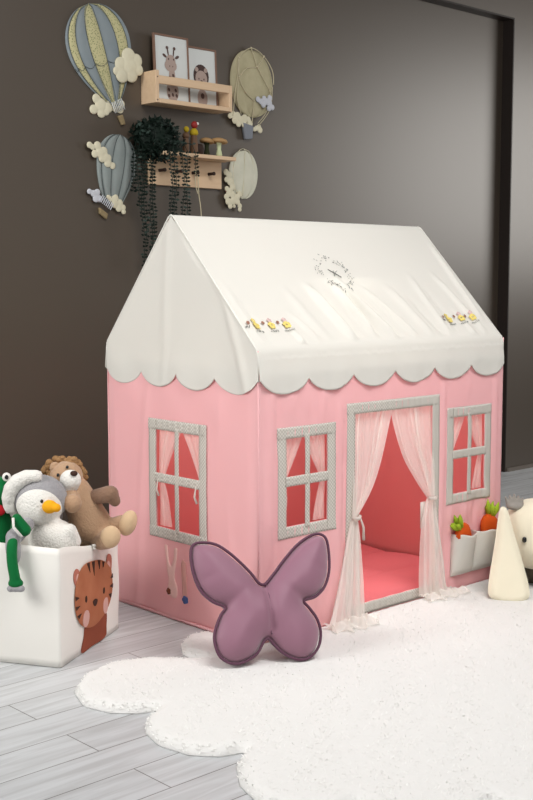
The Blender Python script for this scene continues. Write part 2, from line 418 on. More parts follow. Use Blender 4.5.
tp(solid(b.build('side_wall',[M['pink'],M['coral']]),.003,1,1))
b=MB(); sheet(b,axis(0,L_,.02,[]),axis(.004,E_-.06,.03,[]),[],lambda u,z:(u,W_+.004*math.sin(u*12+z*4)*math.sin(PI*z/E_),z))
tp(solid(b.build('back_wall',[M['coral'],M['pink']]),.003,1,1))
# hem piping along the bottom edges
b=MB(); b.tube([(0,-.001,.006),(0,W_,.006)],.005,6); b.tube([(0,0,.006),(L_,0,.006)],.005,6); tp(b.build('hem_piping',M['pink']))
b=MB(); b.tube([(-.001,-.001,.0),(-.001,-.001,E_)],.0020,6); tp(b.build('corner_piping',M['pink']))
b=MB(); b.tube([(L_,-.001,.0),(L_,-.001,E_)],.0020,6); tp(b.build('corner_piping',M['pink']))
b=MB(); b.tube([(-.001,W_,.0),(-.001,W_,E_)],.0020,6); tp(b.build('corner_piping',M['pink']))
# frame poles inside corners
for (x,y) in ((.018,.018),(L_-.018,.018),(.018,W_-.018),(L_-.018,W_-.018)):
    b=MB(); b.tube([(x,y,.002),(x,y,E_)],.010,10); tp(b.build('pole',M['pine']))
b=MB(); b.tube([(.01,W_/2,RD-.034),(L_-.01,W_/2,RD-.034)],.010,10); tp(b.build('ridge_pole',M['pine']))
# floor mat
def matz(u,v):
    d=min(u,1-u)*1.14; d2=min(v,1-v)*.69
    e=math.sqrt(min(1,d/.04))*math.sqrt(min(1,d2/.04))
    q=abs(math.sin(u*PI*4))**.4*abs(math.sin(v*PI*3))**.4
    return .006+e*(.022+.014*q+.003*math.sin(u*23+v*11))
b=MB(); b.grid(90,60,lambda u,v:(.03+u*1.14,.03+v*.69,matz(u,v))); tp(b.build('floor_mat',M['rose_mat']))
# -------- roof
def tri(x,p): return abs(((x/p)%1)-.5)*2
def scallop(s,n,length):
    t=(s/length*n)%1.0
    return .046*max(0,1-(2*t-1)**2)**.72
ZE=E_; SL=math.hypot(W_/2,RD-E_); DZ=.088
cs,sn=(W_/2)/SL,(RD-E_)/SL
def roofdisp(x,t):  # folds on the front slope, t=0 eave..1 ridge
    w=0
    for xc,a,wd,t0,t1,sl in [(.030,.002,.014,.0,.55,-.03),(.065,-.001,.014,.0,.45,-.03),(.18,.005,.010,-.1,.25,-.12),(.30,.003,.02,.0,.5,-.1),(.415,.010,.018,.0,.52,-.10),(.45,-.008,.016,.02,.45,-.1),
        (.525,.010,.016,.02,.55,-.04),(.56,-.007,.014,.02,.5,-.06),(.60,.009,.018,.0,.6,-.18),(.635,-.007,.014,.0,.5,-.18),(.70,.007,.016,0,.5,-.22),(.80,.006,.02,.0,.5,-.1),(.87,-.005,.015,.0,.4,-.1),
        (.92,.004,.014,.0,.6,.03),(.97,-.002,.014,.0,.5,.0),(1.04,.004,.012,-.1,.3,-.05),(1.10,.005,.014,.0,.6,-.1),(.24,.004,.012,.0,.3,-.2),(1.15,.005,.014,.1,.9,.05)]:
        zz=smooth01((t-t0)/.12)*smooth01((t1-t)/.18)
        q=(x-xc-sl*(t-.2))/wd
        w+=a*2.1*math.exp(-q*q)*zz
    e=smooth01(min(x,L_-x)/.04)
    sag=-.010*math.sin(PI*min(1,max(0,t)))*math.sin(PI*x/L_)
    return w*e*.95+sag*e
def roof_pt(x,s,side):
    """s from -? : arc length from ridge down; side -1 front, +1 back"""
    over=.006
    r=.022
    if s<=SL-r:
        t=1-s/SL; y=W_/2*(1-t); y=W_/2-(s*cs); z=RD-s*sn
        rz=-.006*math.exp(-(s/.02)**2)
        dn=roofdisp(x,t) if side<0 else 0
        Y=W_/2+side*(s*cs)+side*dn*sn; Z=z+dn*cs+rz
    elif s<=SL+r:
        q=(s-(SL-r))/(2*r)
        ax_,az=s_end((SL-r)); bx,bz=W_/2,E_-r
        p=[(ax_,az),(W_/2,E_),(bx,bz)]
        Y=(1-q)**2*p[0][0]+2*q*(1-q)*p[1][0]+q*q*p[2][0]; Z=(1-q)**2*p[0][1]+2*q*(1-q)*p[1][1]+q*q*p[2][1]
        Y=W_/2+side*Y
    else:
        h=s-(SL+r); y=W_/2+.003+.005*smooth01(h/.06)
        y+=.0025*math.sin(x*38+1.7)*(h/.12)+.0015*math.sin(x*83)*(h/.12)
        Y=W_/2+side*y; Z=E_-r-h
    return (x,Y-(.002 if side<0 else -.002),Z)
def s_end(s): return s*cs, RD-s*sn
NV=60
def roofgrid(mb,side):
    nx=200
    def fn(u,v):
        x=-.003+u*(L_-.001); x_=min(max(x,0),L_)
        smax=SL+DZ-.002+scallop(min(max(x,0.0001),L_-.0001),6,L_)
        # nonuniform v: more near the eave
        s=v*smax
        p=roof_pt(x_,s,side); 
        return (x,p[1],p[2])
    mb.grid(nx,NV*2,fn)
b=MB(); roofgrid(b,-1); roofgrid(b,1)
ro=tp(solid(b.build('roof_cover',M['white_cloth']),.002,0))
def gable(x,sgn):
    b=MB()
    def fn(u,v):
        y=u*(W_+.008)-.004; yc=min(max(y,0.0001),W_-.0001)
        zt=RD-.004-abs(yc-W_/2)/(W_/2)*(RD-E_)
        if abs(yc-W_/2)<.02: zt-=.004
        zb=E_-DZ-scallop(yc,4,W_)
        z=zb+(zt-zb)*v
        e=smooth01((zt-z)/.03)*smooth01(min(yc,W_-yc)/.03)
        d=.004*math.sin(y*13+z*9)*math.sin(z*7)+.006*math.exp(-((y-.09-.35*(z-.9))/.018)**2)*smooth01((1.15-z)/.2)+.004*math.exp(-((y-.42+.1*(z-1))/.02)**2)
        low=smooth01((E_-z)/.1)
        return (x+sgn*(d*e+.003*low+.002*math.sin(y*40)*low),y,z)
    b.grid(110,70,fn)
    return tp(solid(b.build('gable_panel',M['white_cloth']),.002,0))
gable(-.002,-1); gable(L_-.005,1)
for x in (-.002,L_-.004):
    b=MB(); b.tube([(x,-.003,E_-.09),(x,-.003,E_-.02),(x,.004,E_+.003),(x,W_/2-.012,RD-.012),(x,W_/2,RD-.006),(x,W_/2+.012,RD-.012),(x,W_-.004,E_+.003),(x,W_+.003,E_-.02),(x,W_+.003,E_-.09)],.003,8); tp(b.build('edge_piping',M['white_cloth']))
def rp(x,t,off=.006):
    s=SL*(1-t); p=Vector(roof_pt(x,s,-1)); n=Vector((0,-sn,cs)); return p+n*off
def flower(mb,x,t,r,mi,ci=0):
    c=rp(x,t)
    for k in range(5):
        a=2*PI*k/5+.3
        px_,pt=x+math.cos(a)*r*.6,t+math.sin(a)*r*.6/SL
        ctr=rp(px_,pt); n=8
        vs=[ctr+Vector((0,-.0005,.0008))]+[rp(px_+math.cos(2*PI*i/n)*r*.45,pt+math.sin(2*PI*i/n)*r*.45/SL) for i in range(n)]
        mb.add(vs,[(0,1+i,1+(i+1)%n) for i in range(n)],mi)
def stitch(mb,x,t,dx,dt,mi,r=.0011):
    mb.tube([rp(x,t,.005),rp(x+dx,t+dt/SL,.005)],r,5,mi)
EM=[M['emb_y'],M['emb_b'],M['emb_p'],M['emb_g'],M['emb_k']]
def emb_row(x0,name):
    b=MB()
    for k in range(3):
        x=x0+.045+k*.062
        flower(b,x,.165,.014,0); flower(b,x+(.002 if k else -.002),.200,.009,[0,2,2][k])
        flower(b,x-.029,.185,.006,1)
        for j in range(7): stitch(b,x-.015+j*.005,.13+.006*random.random(),random.uniform(-.003,.003),-.006,3)
    for j in range(5): stitch(b,x0-.002+j*.004,.15+.01*random.random(),.002,.005,4)
    return tp(b.build(name,EM))
emb_row(.005,'flower_embroidery'); emb_row(.925,'flower_embroidery')
b=MB()
for k in range(110):
    a=2*PI*random.random(); rr=.070+random.uniform(-.016,.014)
    if random.random()<.3 and PI*.55<a<PI*.8: continue
    x=.556+rr*math.cos(a); t=.56+rr*math.sin(a)/SL
    al=a+random.choice([PI/2,0,.8]); l=random.uniform(.003,.008)
    stitch(b,x,t,math.cos(al)*l,math.sin(al)*l,random.choice([3,3,4]),.0009)
# little star-shaped bow in the middle of the wreath
for a,l in ((.5,.024),(2.4,.026),(4.0,.024),(5.6,.028),(1.4,.012)):
    stitch(b,.554,.56,math.cos(a)*l,math.sin(a)*l,4 if l>.025 else 3,.0013)
tp(b.build('wreath_embroidery',EM))

# the ridge sits a little behind the middle of the house
for o in [o for o in C.objects if o.name.split('.')[0] in ('roof_cover','gable_panel','edge_piping','flower_embroidery','wreath_embroidery','ridge_pole')]:
    for v in o.data.vertices:
        v.co.y+=.024*max(0,min(1,(v.co.z-E_)/(RD-E_)))
# -------- window and door trims
def strip(mb,P0,P1,w,vertical,fn,gath=0,t=.001):
    """flat ribbon in (a,z) coords between P0 and P1, fn maps (a,z,out)->xyz"""
    n=max(6,int(abs((P1[1]-P0[1]) if vertical else (P1[0]-P0[0]))/.006))
    def f(u,v):
        if vertical: a=P0[0]+(v-.5)*w; z=P0[1]+(P1[1]-P0[1])*u; g=.0008*math.sin(z*60)
        else: a=P0[0]+(P1[0]-P0[0])*u; z=P0[1]+(v-.5)*w; g=gath*(.55*math.sin(a*420)+.45*math.sin(a*230+2))*1.0
        return fn(a,z,t+g*(1-abs(2*v-1)*.5))
    def f2(u,v):
        p=f(u,v); return p
    mb.grid(n,4,f)
def win_trim(a0,a1,z0,z1,fn,w,name='window_frame',gm=None):
    gm=gm or M['ging']
    """a0..z1 = the opening"""
    b=MB()
    strip(b,(a0,z0-.035),(a0,z1+.035),w,True,lambda a,z,o:fn(a-w/2,z,o+.002))
    strip(b,(a1,z0-.035),(a1,z1+.035),w,True,lambda a,z,o:fn(a+w/2,z,o+.002))
    strip(b,(a0-w,z1+w/2),(a1+w,z1+w/2),w,False,fn,.0035,.003)
    strip(b,(a0-w,z0-w/2),(a1+w,z0-w/2),w,False,fn,.0035,.003)
    fr=tp(solid(b.build(name,gm),.0015,0))
    am=(a0+a1)/2; zm=(z0+z1)/2
    b=MB(); strip(b,(am,z0-.01),(am,z1+.01),.020,True,lambda a,z,o:fn(a,z,o+.003))
    m1=solid(b.build('mullion',gm),.0015,0); m1.parent=fr
    b=MB(); strip(b,(a0-.004,zm+.004),(a1+.004,zm+.004),.030,False,fn,.0035,.004)
    m2=solid(b.build('crossbar',gm),.0015,0); m2.parent=fr
    return fr
fF=lambda a,z,o:(a,min(front_y(a,z),-.0)-o-.001,z)
fS=lambda a,z,o:(side_x(a,z)-o-.001,a,z)
win_trim(.108,.285,.352,.620,fF,.035); win_trim(.912,1.092,.352,.620,fF,.035)
win_trim(.260,.478,.298,.615,fS,.035,gm=M['ging_s'])
b=MB()
strip(b,(.392,.0),(.392,.707),.037,True,lambda a,z,o:fF(a,z,o+.002)); strip(b,(.815,.0),(.815,.707),.037,True,lambda a,z,o:fF(a,z,o+.002))
strip(b,(.373,.689),(.834,.689),.036,False,fF,.003,.003)
tp(solid(b.build('door_frame',M['ging']),.0015,0))
b=MB(); strip(b,(.40,.033),(.80,.033),.036,False,lambda a,z,o:(a,-.004-o,z),.003,.003); tp(solid(b.build('door_sill',M['ging']),.0015,0))

# -------- sheer curtains
def lerp_path(P,t):
    n=len(P)-1; x=t*n; i=min(int(x),n-1); f_=x-i
    return P[i][0]+(P[i+1][0]-P[i][0])*f_, P[i][1]+(P[i+1][1]-P[i][1])*f_
def curtain(name,secs,parent_fn,mat_,axis_='x',nu=90,par=None,ph=0):
    """secs: list of (pathL, pathR, nfold, amp0, amp1, y0, y1)"""
    b=MB()
    for (PL,PR,nf,a0,a1,y0,y1) in secs:
        PL=spline(PL,6,False); PR=spline(PR,6,False)
        def fn(u,v):
            l=lerp_path(PL,v); r=lerp_path(PR,v)
            amp=a0+(a1-a0)*v; y=y0+(y1-y0)*smooth01(v)
            uu=u+.012*math.sin(v*5+u*9+ph)*math.sin(PI*u); u_=u+.035*math.sin(2*PI*u*2.3+ph*2)+.02*math.sin(2*PI*u*5.1+v*1.5)
            x=l[0]+(r[0]-l[0])*uu; z=l[1]+(r[1]-l[1])*u
            d=amp*(.7+.5*math.sin(u*11+ph))*(math.sin(2*PI*nf*u_+ph+1.2*math.sin(v*2+ph))+.4*math.sin(2*PI*nf*2.3*u_+2*v))
            return parent_fn(x,z,y+d)
        b.grid(nu,50,fn)
    o=b.build(name,mat_)
    return tp(o)
FY=lambda x,z,y:(x,y,z)
c1=curtain('door_curtain',[([(.405,.690),(.402,.59),(.398,.473),(.388,.343)],[(.620,.688),(.581,.589),(.537,.499),(.484,.421),(.414,.346)],9,.006,.004,.012,-.018),
 ([(.388,.343),(.351,.251),(.307,.159),(.258,.070),(.228,.028)],[(.414,.346),(.417,.29),(.416,.157),(.408,.045),(.41,.022)],7,.004,.014,-.018,-.065)],FY,M['sheer'],ph=.4)
b=MB(); b.grid(80,16,lambda u,v:(.215+u*(.20+.02*math.sin(v*4))+.012*math.sin(u*17+v*5),-.055-.075*v-.018*math.sin(u*21+v*3)*v,.028+.012*math.sin(u*31+2*v)*math.sin(PI*v)+.010*(1-v)+.004*math.sin(u*47+v*20)))
q=b.build('curtain_hem',M['sheer']); q.parent=c1
b=MB(); b.tube([(.384,-.022,.343),(.400,-.034,.341),(.418,-.024,.346)],.006,8); b.tube([(.414,-.028,.345),(.424,-.034,.31),(.430,-.03,.268)],[.003,.004,.005],6); q=b.build('tieback',M['ribbon']); q.parent=c1
c2=curtain('door_curtain',[([(.606,.688),(.621,.606),(.657,.506),(.712,.423),(.765,.359)],[(.810,.690),(.808,.586),(.806,.481),(.800,.355)],8,.006,.004,.012,-.018),
 ([(.765,.359),(.743,.322),(.721,.237),(.710,.08),(.712,.028)],[(.800,.355),(.817,.257),(.835,.13),(.838,.06),(.84,.028)],7,.004,.011,-.018,-.045)],FY,M['sheer'],ph=2.1)
b=MB(); b.grid(70,14,lambda u,v:(.70+u*(.17+.04*v)+.010*math.sin(u*17+v*5),-.035-.065*v-.015*math.sin(u*21+v*3)*v,.028+.010*math.sin(u*31+2*v)*math.sin(PI*v)+.008*(1-v)+.004*math.sin(u*47+v*20)))
q=b.build('curtain_hem',M['sheer']); q.parent=c2
for c in (c1,c2): pass
b=MB(); b.tube([(.762,-.022,.359),(.782,-.036,.356),(.804,-.024,.358)],.006,8); q=b.build('tieback',M['ribbon']); q.parent=c2
b=MB(); b.box(.742,.765,-.006,-.004,.255,.345); q=b.build('ribbon_end',M['ribbon']); q.parent=c2
for q in (c for c in C.objects if c.name.startswith(('curtain_hem','tieback','ribbon_end'))): q.matrix_parent_inverse=Matrix.Identity(4)
def win_curtains(a0,a1,z0,z1,FX,flip=1):
    w=a1-a0; am=(a0+a1)/2; zm=(z0+z1)/2
    # left panel
    curtain('window_curtain',[([(a0-.006,z1+.004),(a0-.006,z1-.05),(a0-.006,zm)],[(am+.0,z1+.004),(a0+w*.30,z1-.06),(a0+w*.06,zm)],5,.004,.002,.010,.008),
       ([(a0-.006,zm),(a0-.006,zm-.06),(a0-.006,z0-.0)],[(a0+w*.06,zm),(a0+w*.12,zm-.06),(a0+w*(.26 if flip<0 else .05),z0-.0)],3,.002,.003,.008,.010)],FX,M['sheer2'],nu=50,ph=.7)
    curtain('window_curtain',[([(am+.0,z1+.004),(am+w*.22,z1-.07),(a1-w*.08,zm)],[(a1+.006,z1+.004),(a1+.006,z1-.05),(a1+.006,zm)],5,.004,.002,.010,.008),
       ([(a1-w*.08,zm),(a1-w*.16,zm-.06),(a1-w*(.24 if flip>0 else .05),z0)],[(a1+.006,zm),(a1+.006,zm-.06),(a1+.006,z0)],3,.002,.003,.008,.010)],FX,M['sheer2'],nu=50,ph=1.9)
win_curtains(.108,.285,.352,.620,FY); win_curtains(.912,1.092,.352,.620,FY)
win_curtains(.260,.478,.298,.615,lambda x,z,y:(y,x,z))
for a in (.272,.464):
    b=MB(); b.tube([(-.012,a,.455),(-.014,a+.006,.42),(-.012,a-.004,.40)],[.002,.0035,.004],6); tp(b.build('ribbon_tie',M['ribbon']))

# -------- pocket with a seam, holding two carrots
def pk(u,v):
    x=.905+u*.240; z=.060+v*(.152)
    lobe=abs(math.sin(PI*u*2))**.45
    y=-.008-.052*lobe*(.35+.65*v)*smooth01(v/.2+.25)
    z+=-.004*lobe*v+.003*math.sin(u*20)*v
    return (x,y,z)
b=MB(); b.grid(60,24,pk); tp(solid(b.build('pocket',M['white_cloth']),.003,0))
# -------- rabbit and flower appliques on the left wall
def wallmap(x,y,h): p=fS(x,y,0); return (p[0]-h,x,y)
b=MB()
rab=[(.440,.238),(.432,.243),(.423,.238),(.418,.20),(.412,.182),(.402,.18),(.392,.20),(.388,.236),(.379,.242),(.372,.236),(.375,.20),(.384,.168),(.386,.14),(.374,.112),(.376,.085),(.39,.075),(.417,.080),(.425,.10),(.418,.13),(.427,.16),(.430,.19)]
puff(b,poly_sdf(spline(rab,3)),.004,lambda d,x,y:.001+.001*min(1,d/.004),lambda d,x,y:0,wallmap); tp(b.build('rabbit_applique',M['palepink']))
def felt_flower(cx_,cz0,r,m):
    b=MB()
    puff(b,circ_sdf([(cx_+r*.55*math.cos(k*2*PI/5),cz0+r*.55*math.sin(k*2*PI/5),r*.5) for k in range(5)]+[(cx_,cz0,r*.5)]),.0025,lambda d,x,y:.002+.003*min(1,d/.006),lambda d,x,y:-.001,lambda x,y,h:(lambda p:(p[0]-h-.0015,p[1],p[2]))(wallmap(x,y,0))); tp(b.build('felt_flower',m))
felt_flower(.418,.093,.011,M['brf']); felt_flower(.336,.080,.013,M['blue'])
b=MB(); puff(b,poly_sdf([(.348,.09),(.352,.20),(.344,.21),(.33,.20),(.326,.09)]),.004,lambda d,x,y:.001,lambda d,x,y:0,wallmap); tp(b.build('leaf_applique',mat('applique_pink',(236,178,168),.9)))

# carrots (plush, standing in the pocket)
def carrot(name,label,x,y,z,tilt,lean,s):
    r=thing(name,label,'plush carrot',(x,y,z),0,None)
    Rm=Matrix.Rotation(tilt,3,'Y')@Matrix.Rotation(lean,3,'X')
    b=MB(); prof=[(.002,-.046),(.006,-.044),(.011,-.034),(.018,-.016),(.031,.02),(.032,.033),(.027,.046),(.014,.054),(.003,.055)]
    b.lathe([(a*s,h*s) for a,h in prof],(0,0,0),20,0,Matrix.Diagonal((1,.5,1))@Rm); b.build('carrot_body',M['carrot'],r)
    b=MB()
    for k in range(6):
        a=k*PI/3; tip=Vector((math.cos(a)*.026,math.sin(a)*.010,.082+(.010 if k%2 else 0)))*s; base=Vector((math.cos(a)*.008,math.sin(a)*.006,.050))*s; mid=Vector((math.cos(a)*.017,math.sin(a)*.010,.072))*s
        b.tube([Rm@base,Rm@mid,Rm@tip],[.004*s,.008*s,.001],8)
    b.build('carrot_leaves',M['leaf'],r)
    return r
carrot('plush_carrot','orange plush carrot leaning left in the white tent pocket, nearest the doorway',.968,-.029,.186,R(-40),0,1.2)
carrot('plush_carrot','larger orange plush carrot in the white tent pocket, nearest the plush rabbit',1.086,-.030,.186,R(16),0,1.35)

# ------------------------------------------------------------------ butterfly pillow
BF=[(0.019,0.23),(0.001,0.234),(-0.019,0.264),(-0.046,0.297),(-0.078,0.33),(-0.111,0.354),(-0.149,0.363),(-0.179,0.357),(-0.189,0.324),(-0.186,0.272),(-0.17,0.224),(-0.139,0.191),(-0.106,0.173),(-0.122,0.152),(-0.144,0.108),(-0.148,0.075),(-0.136,0.036),(-0.1,0.015),(-0.06,0.021),(-0.029,0.039),(-0.007,0.068),(0.009,0.075),(0.024,0.055),(0.051,0.027),(0.088,0.009),(0.121,0.012),(0.152,0.039),(0.165,0.08),(0.159,0.119),(0.141,0.151),(0.128,0.173),(0.164,0.182),(0.196,0.208),(0.217,0.251),(0.225,0.304),(0.223,0.349),(0.203,0.365),(0.173,0.36),(0.132,0.337),(0.09,0.3),(0.047,0.255)]
th=R(26); hv=Vector((.9,-.435,0)); bk=Vector((.435,.9,0)); vv=bk*math.sin(th)+Vector((0,0,math.cos(th))); nn=hv.cross(vv)  # nn toward camera
root=thing('butterfly_pillow','mauve velvet butterfly-shaped pillow leaning against the front corner of the play tent','pillow',(-.128,-.183,.02))
def bm_(x,y,h): return hv*x+vv*y+nn*h
bs_=poly_sdf(spline(BF,3))
def bt(d,x,y):
    h=.003+.045*(1-math.exp(-d/.035))
    if .085<y<.225: 
        ed=smooth01((y-.075)/.03)*smooth01((.235-y)/.02)
        h-=.022*ed*math.exp(-((x-.02)/.009)**2)
    for (sx,sy,ex,ey,a) in [(.128,.175,.075,.215,.010),(-.106,.175,-.05,.215,.010),(.02,.1,.05,.05,.004),(.0,.2,-.04,.24,.004),(-.17,.25,-.12,.27,.004),(.2,.25,.15,.28,.004)]:
        dx,dy=ex-sx,ey-sy; t=((x-sx)*dx+(y-sy)*dy)/(dx*dx+dy*dy); tt=max(0,min(1,t)); q=math.hypot(x-sx-tt*dx,y-sy-tt*dy)
        h-=a*math.exp(-(q/.008)**2)*(1-.7*tt)
    return h
b=MB(); puff(b,bs_,.005,bt,lambda d,x,y:-.036-.03*(1-math.exp(-d/.035)),bm_)
q=b.build('pillow_body',M['velvet'],root).modifiers.new('s','SMOOTH'); q.iterations=14; q.factor=.5
b=MB(); b.tube([bm_(x,y,.003) for x,y in spline(BF,4)],.0044,8,closed=True); b.build('piping',M['velvet_d'],root)
b=MB(); b.tube([bm_(x,y,bt(-bs_[0](x,y),x,y)+.003) for x,y in spline([(.019,.228),(.023,.2),(.023,.178),(.022,.135),(.015,.085)],5,False)],.0022,6); b.build('centre_seam',M['velvet_d'],root)

# ------------------------------------------------------------------ storage bin
C0=Vector((-.535,.24,0)); U=Vector((math.cos(R(30)),math.sin(R(30)),0)); V=Vector((-math.sin(R(30)),math.cos(R(30)),0)); S=.410; SV=.37
bin_=thing('storage_bin','white fabric storage bin with a tiger print, filled with plush toys, on the floor','storage bin',tuple(C0))
def rimz(a,b_):  # height of the rim over the footprint
    return .340-.045*a+.012*b_+.006*math.sin(a*7+1)
def bin_side(n,inset=0,zb=0.002):
    r=.010; pts=[]
    cs_=[(r,r,180),(S-r,r,270),(S-r,SV-r,0),(r,SV-r,90)]
    for (cx_,cy_,a0) in cs_:
        for k in range(5):
            a=R(a0+k*22.5); pts.append((cx_+(r-inset)*math.cos(a),cy_+(r-inset)*math.sin(a)))
    out=[]
    m=len(pts)
    for i in range(m):
        p,q=pts[i],pts[(i+1)%m]; L=math.hypot(q[0]-p[0],q[1]-p[1]); k=max(1,int(L/.02))
        for j in range(k): out.append((p[0]+(q[0]-p[0])*j/k,p[1]+(q[1]-p[1])*j/k))
    return out
def binmesh():
    b=MB(); P=bin_side(0); n=len(P); vs=[];fs=[]; nz=16
    for j in range(nz+1):
        v=j/nz
        for (a,c) in P:
            zt=rimz(a/S,c/SV); z=.002+(zt-.002)*v
            bul=.008*math.sin(PI*v)*math.sin(PI*min(1,max(0,(a/S if c<.03 or c>SV-.03 else c/SV))))
            w=(.003*math.sin(z*30+a*25)+.004*math.exp(-((a+c*1.3-.25-.3*z)/.012)**2)-.003*math.exp(-((c-.2+.2*z)/.01)**2))*v
            cx_,cy_=a-S/2,c-SV/2
            k=1+(bul+w)/.2-.018*(1-v)
            p=U*(S/2+cx_*k)+V*(SV/2+cy_*k); vs.append((p.x,p.y,z))
    for j in range(nz):
        for i in range(n): fs.append((j*n+i,j*n+(i+1)%n,(j+1)*n+(i+1)%n,(j+1)*n+i))
    fs.append(tuple(range(n))[::-1])
    b.add(vs,fs); return b
o=solid(binmesh().build('bin_body',M['bin'],bin_),.005,-1)
b=MB(); b.add([U*(x)+V*(y)+Vector((0,0,z)) for z in (.01,.17) for x,y in ((.02,.02),(S-.02,.02),(S-.02,SV-.02),(.02,SV-.02))],[(0,3,2,1),(4,5,6,7),(0,1,5,4),(1,2,6,5),(2,3,7,6),(3,0,4,7)])
b.build('padded_base',M['bin'],bin_,smooth=False)
b=MB(); 
def bl(a,z,h): 
    c=0; v=min(1,z/.33); bul=.008*math.sin(PI*v)*math.sin(PI*min(1,max(0,a/S))); w=(.003*math.sin(z*30+a*25)+.004*math.exp(-((a+c*1.3-.25-.3*z)/.012)**2)-.003*math.exp(-((c-.2+.2*z)/.01)**2))*v; k=1+(bul+w)/.2-.018*(1-v)
    p=U*(S/2+(a-S/2)*k)+V*(SV/2-SV/2*k-h); return (p.x,p.y,z)
for a in (.205,.245): b.tube([bl(a,.300,.004),bl(a,.328-.045*a/S,.006)],.005,8)
b.tube([bl(.199,.312,.004),bl(.251,.305,.004)],.0045,8); b.build('handle_loop',M['bin'],bin_)
# printed tiger, layered flat cut shapes
tg=MB()
def lay(P,mi,h,sp=3,st=.005): puff(tg,poly_sdf(spline(P,sp) if sp>1 else P),st,lambda d,x,y:h,lambda d,x,y:h-.0012,lambda x,y,hh:bl(x,y,hh+.001),mi)
def disc(cx_,cz0,rx,rz_,mi,h,rot=0): lay([(cx_+rx*math.cos(a)*math.cos(rot)-rz_*math.sin(a)*math.sin(rot),cz0+rx*math.cos(a)*math.sin(rot)+rz_*math.sin(a)*math.cos(rot)) for a in [k*PI/8 for k in range(16)]],mi,h,1,.003)
lay([(.148,.085),(.142,.05),(.128,.006),(.20,.006),(.296,.006),(.300,.04),(.296,.085),(.25,.1),(.19,.1)],1,.0016)
disc(.100,.240,.022,.026,2,.0018,.3); disc(.308,.232,.020,.030,2,.0018,-.2); disc(.104,.237,.011,.013,4,.0024); disc(.302,.228,.010,.014,4,.0024)
lay([(.194,.267),(.244,.259),(.289,.238),(.318,.207),(.333,.172),(.333,.131),(.310,.100),(.273,.083),(.215,.068),(.16,.074),(.117,.096),(.092,.127),(.080,.165),(.081,.203),(.096,.233),(.123,.257),(.156,.268)],0,.0032)
for P in ([(.160,.268),(.176,.266),(.180,.234)],[(.190,.266),(.207,.264),(.205,.220)],[(.226,.262),(.242,.258),(.237,.232)],[(.256,.252),(.270,.246),(.260,.230)],
          [(.080,.190),(.082,.176),(.105,.180)],[(.082,.158),(.088,.146),(.110,.155)],[(.093,.128),(.104,.116),(.118,.130)],[(.330,.196),(.333,.182),(.308,.186)],[(.335,.165),(.335,.150),(.312,.160)],[(.330,.134),(.322,.120),(.306,.138)]): lay(P,3,.0046,1,.002)
disc(.146,.165,.006,.010,3,.0046); disc(.270,.158,.006,.010,3,.0046)
lay([(.190,.146),(.206,.150),(.222,.143),(.216,.132),(.204,.128),(.194,.134)],3,.0046,2,.002)
disc(.147,.106,.020,.026,4,.0046); disc(.283,.108,.019,.025,4,.0046)
tg.build('tiger_print',[M['tiger'],M['tigerbody'],M['tigerear'],M['brown_d'],M['cheek']],bin_,smooth=False)

# ------------------------------------------------------------------ toys in the bin (local x to the right of the lens direction, y away)
BR=R(-43.0); B0=(-.466,.485)
def toy(name,label,lx,ly,z0):
    x=B0[0]+lx*math.cos(BR)-ly*math.sin(BR); y=B0[1]+lx*math.sin(BR)+ly*math.cos(BR)
    r=thing(name,label,'plush toy',(x,y,z0),BR); r['_o']=0; del r['_o']
    return r,(lambda X,Y,Z:(X-lx,Y-ly,Z-z0))
# penguin
r,P=toy('plush_penguin','white and grey plush penguin with orange beak, sitting in the white bin',.06,-.075,.17)
b=MB(); b.ell(P(.036,-.070,.447),(.071,.064,.066)); b.ell(P(.074,-.080,.335),(.074,.062,.066)); b.capsule(P(.070,-.07,.30),P(.06,-.03,.23),.070,.05); b.capsule(P(.125,-.10,.37),P(.13,-.085,.335),.022,.026)
fuse(b.build('body',M['white'],r),.005,5)
b=MB(); b.ell(P(.036,-.060,.456),(.078,.064,.072),n=20); 
b.ell(P(.032,-.03,.40),(.062,.05,.05)); fuse(b.build('hood',M['grey'],r),.005,4)
b=MB(); b.ell(P(.030,-.098,.436),(.052,.036,.049),Matrix.Rotation(.5,3,'Y')); b.build('face_patch',M['white'],r)
b=MB(); pts=[P(.026+.080*math.cos(a),-.080-.012*math.sin(a),.450+.080*math.sin(a)) for a in [PI*1.12-i*PI*.70/12 for i in range(13)]]
b.tube(pts,[.014+.009*math.sin(PI*i/12)+.002*(i%2) for i in range(13)],12); b.ell(P(-.044,-.06,.425),(.014,.022,.026)); fuse(b.build('earmuff_band',M['white'],r),.004,3)
b=MB(); Rm=Matrix.Rotation(R(75),3,'Y')@Matrix.Rotation(R(35),3,'X')
b.ell(P(.074,-.130,.447),(.022,.018,.020)); b.ell(P(.094,-.136,.445),(.014,.013,.013)); fuse(b.build('beak',M['orange_y'],r),.003,4)
b=MB(); b.ell(P(.052,-.130,.463),(.0045,.004,.0055)); b.build('eye',M['black'],r)
b=MB(); b.capsule(P(.008,-.130,.395),P(-.016,-.195,.372),.022,.024); b.ell(P(-.016,-.208,.343),(.022,.016,.050),Matrix.Rotation(-.08,3,'Y')); fuse(b.build('wing',M['grey'],r),.004,4)
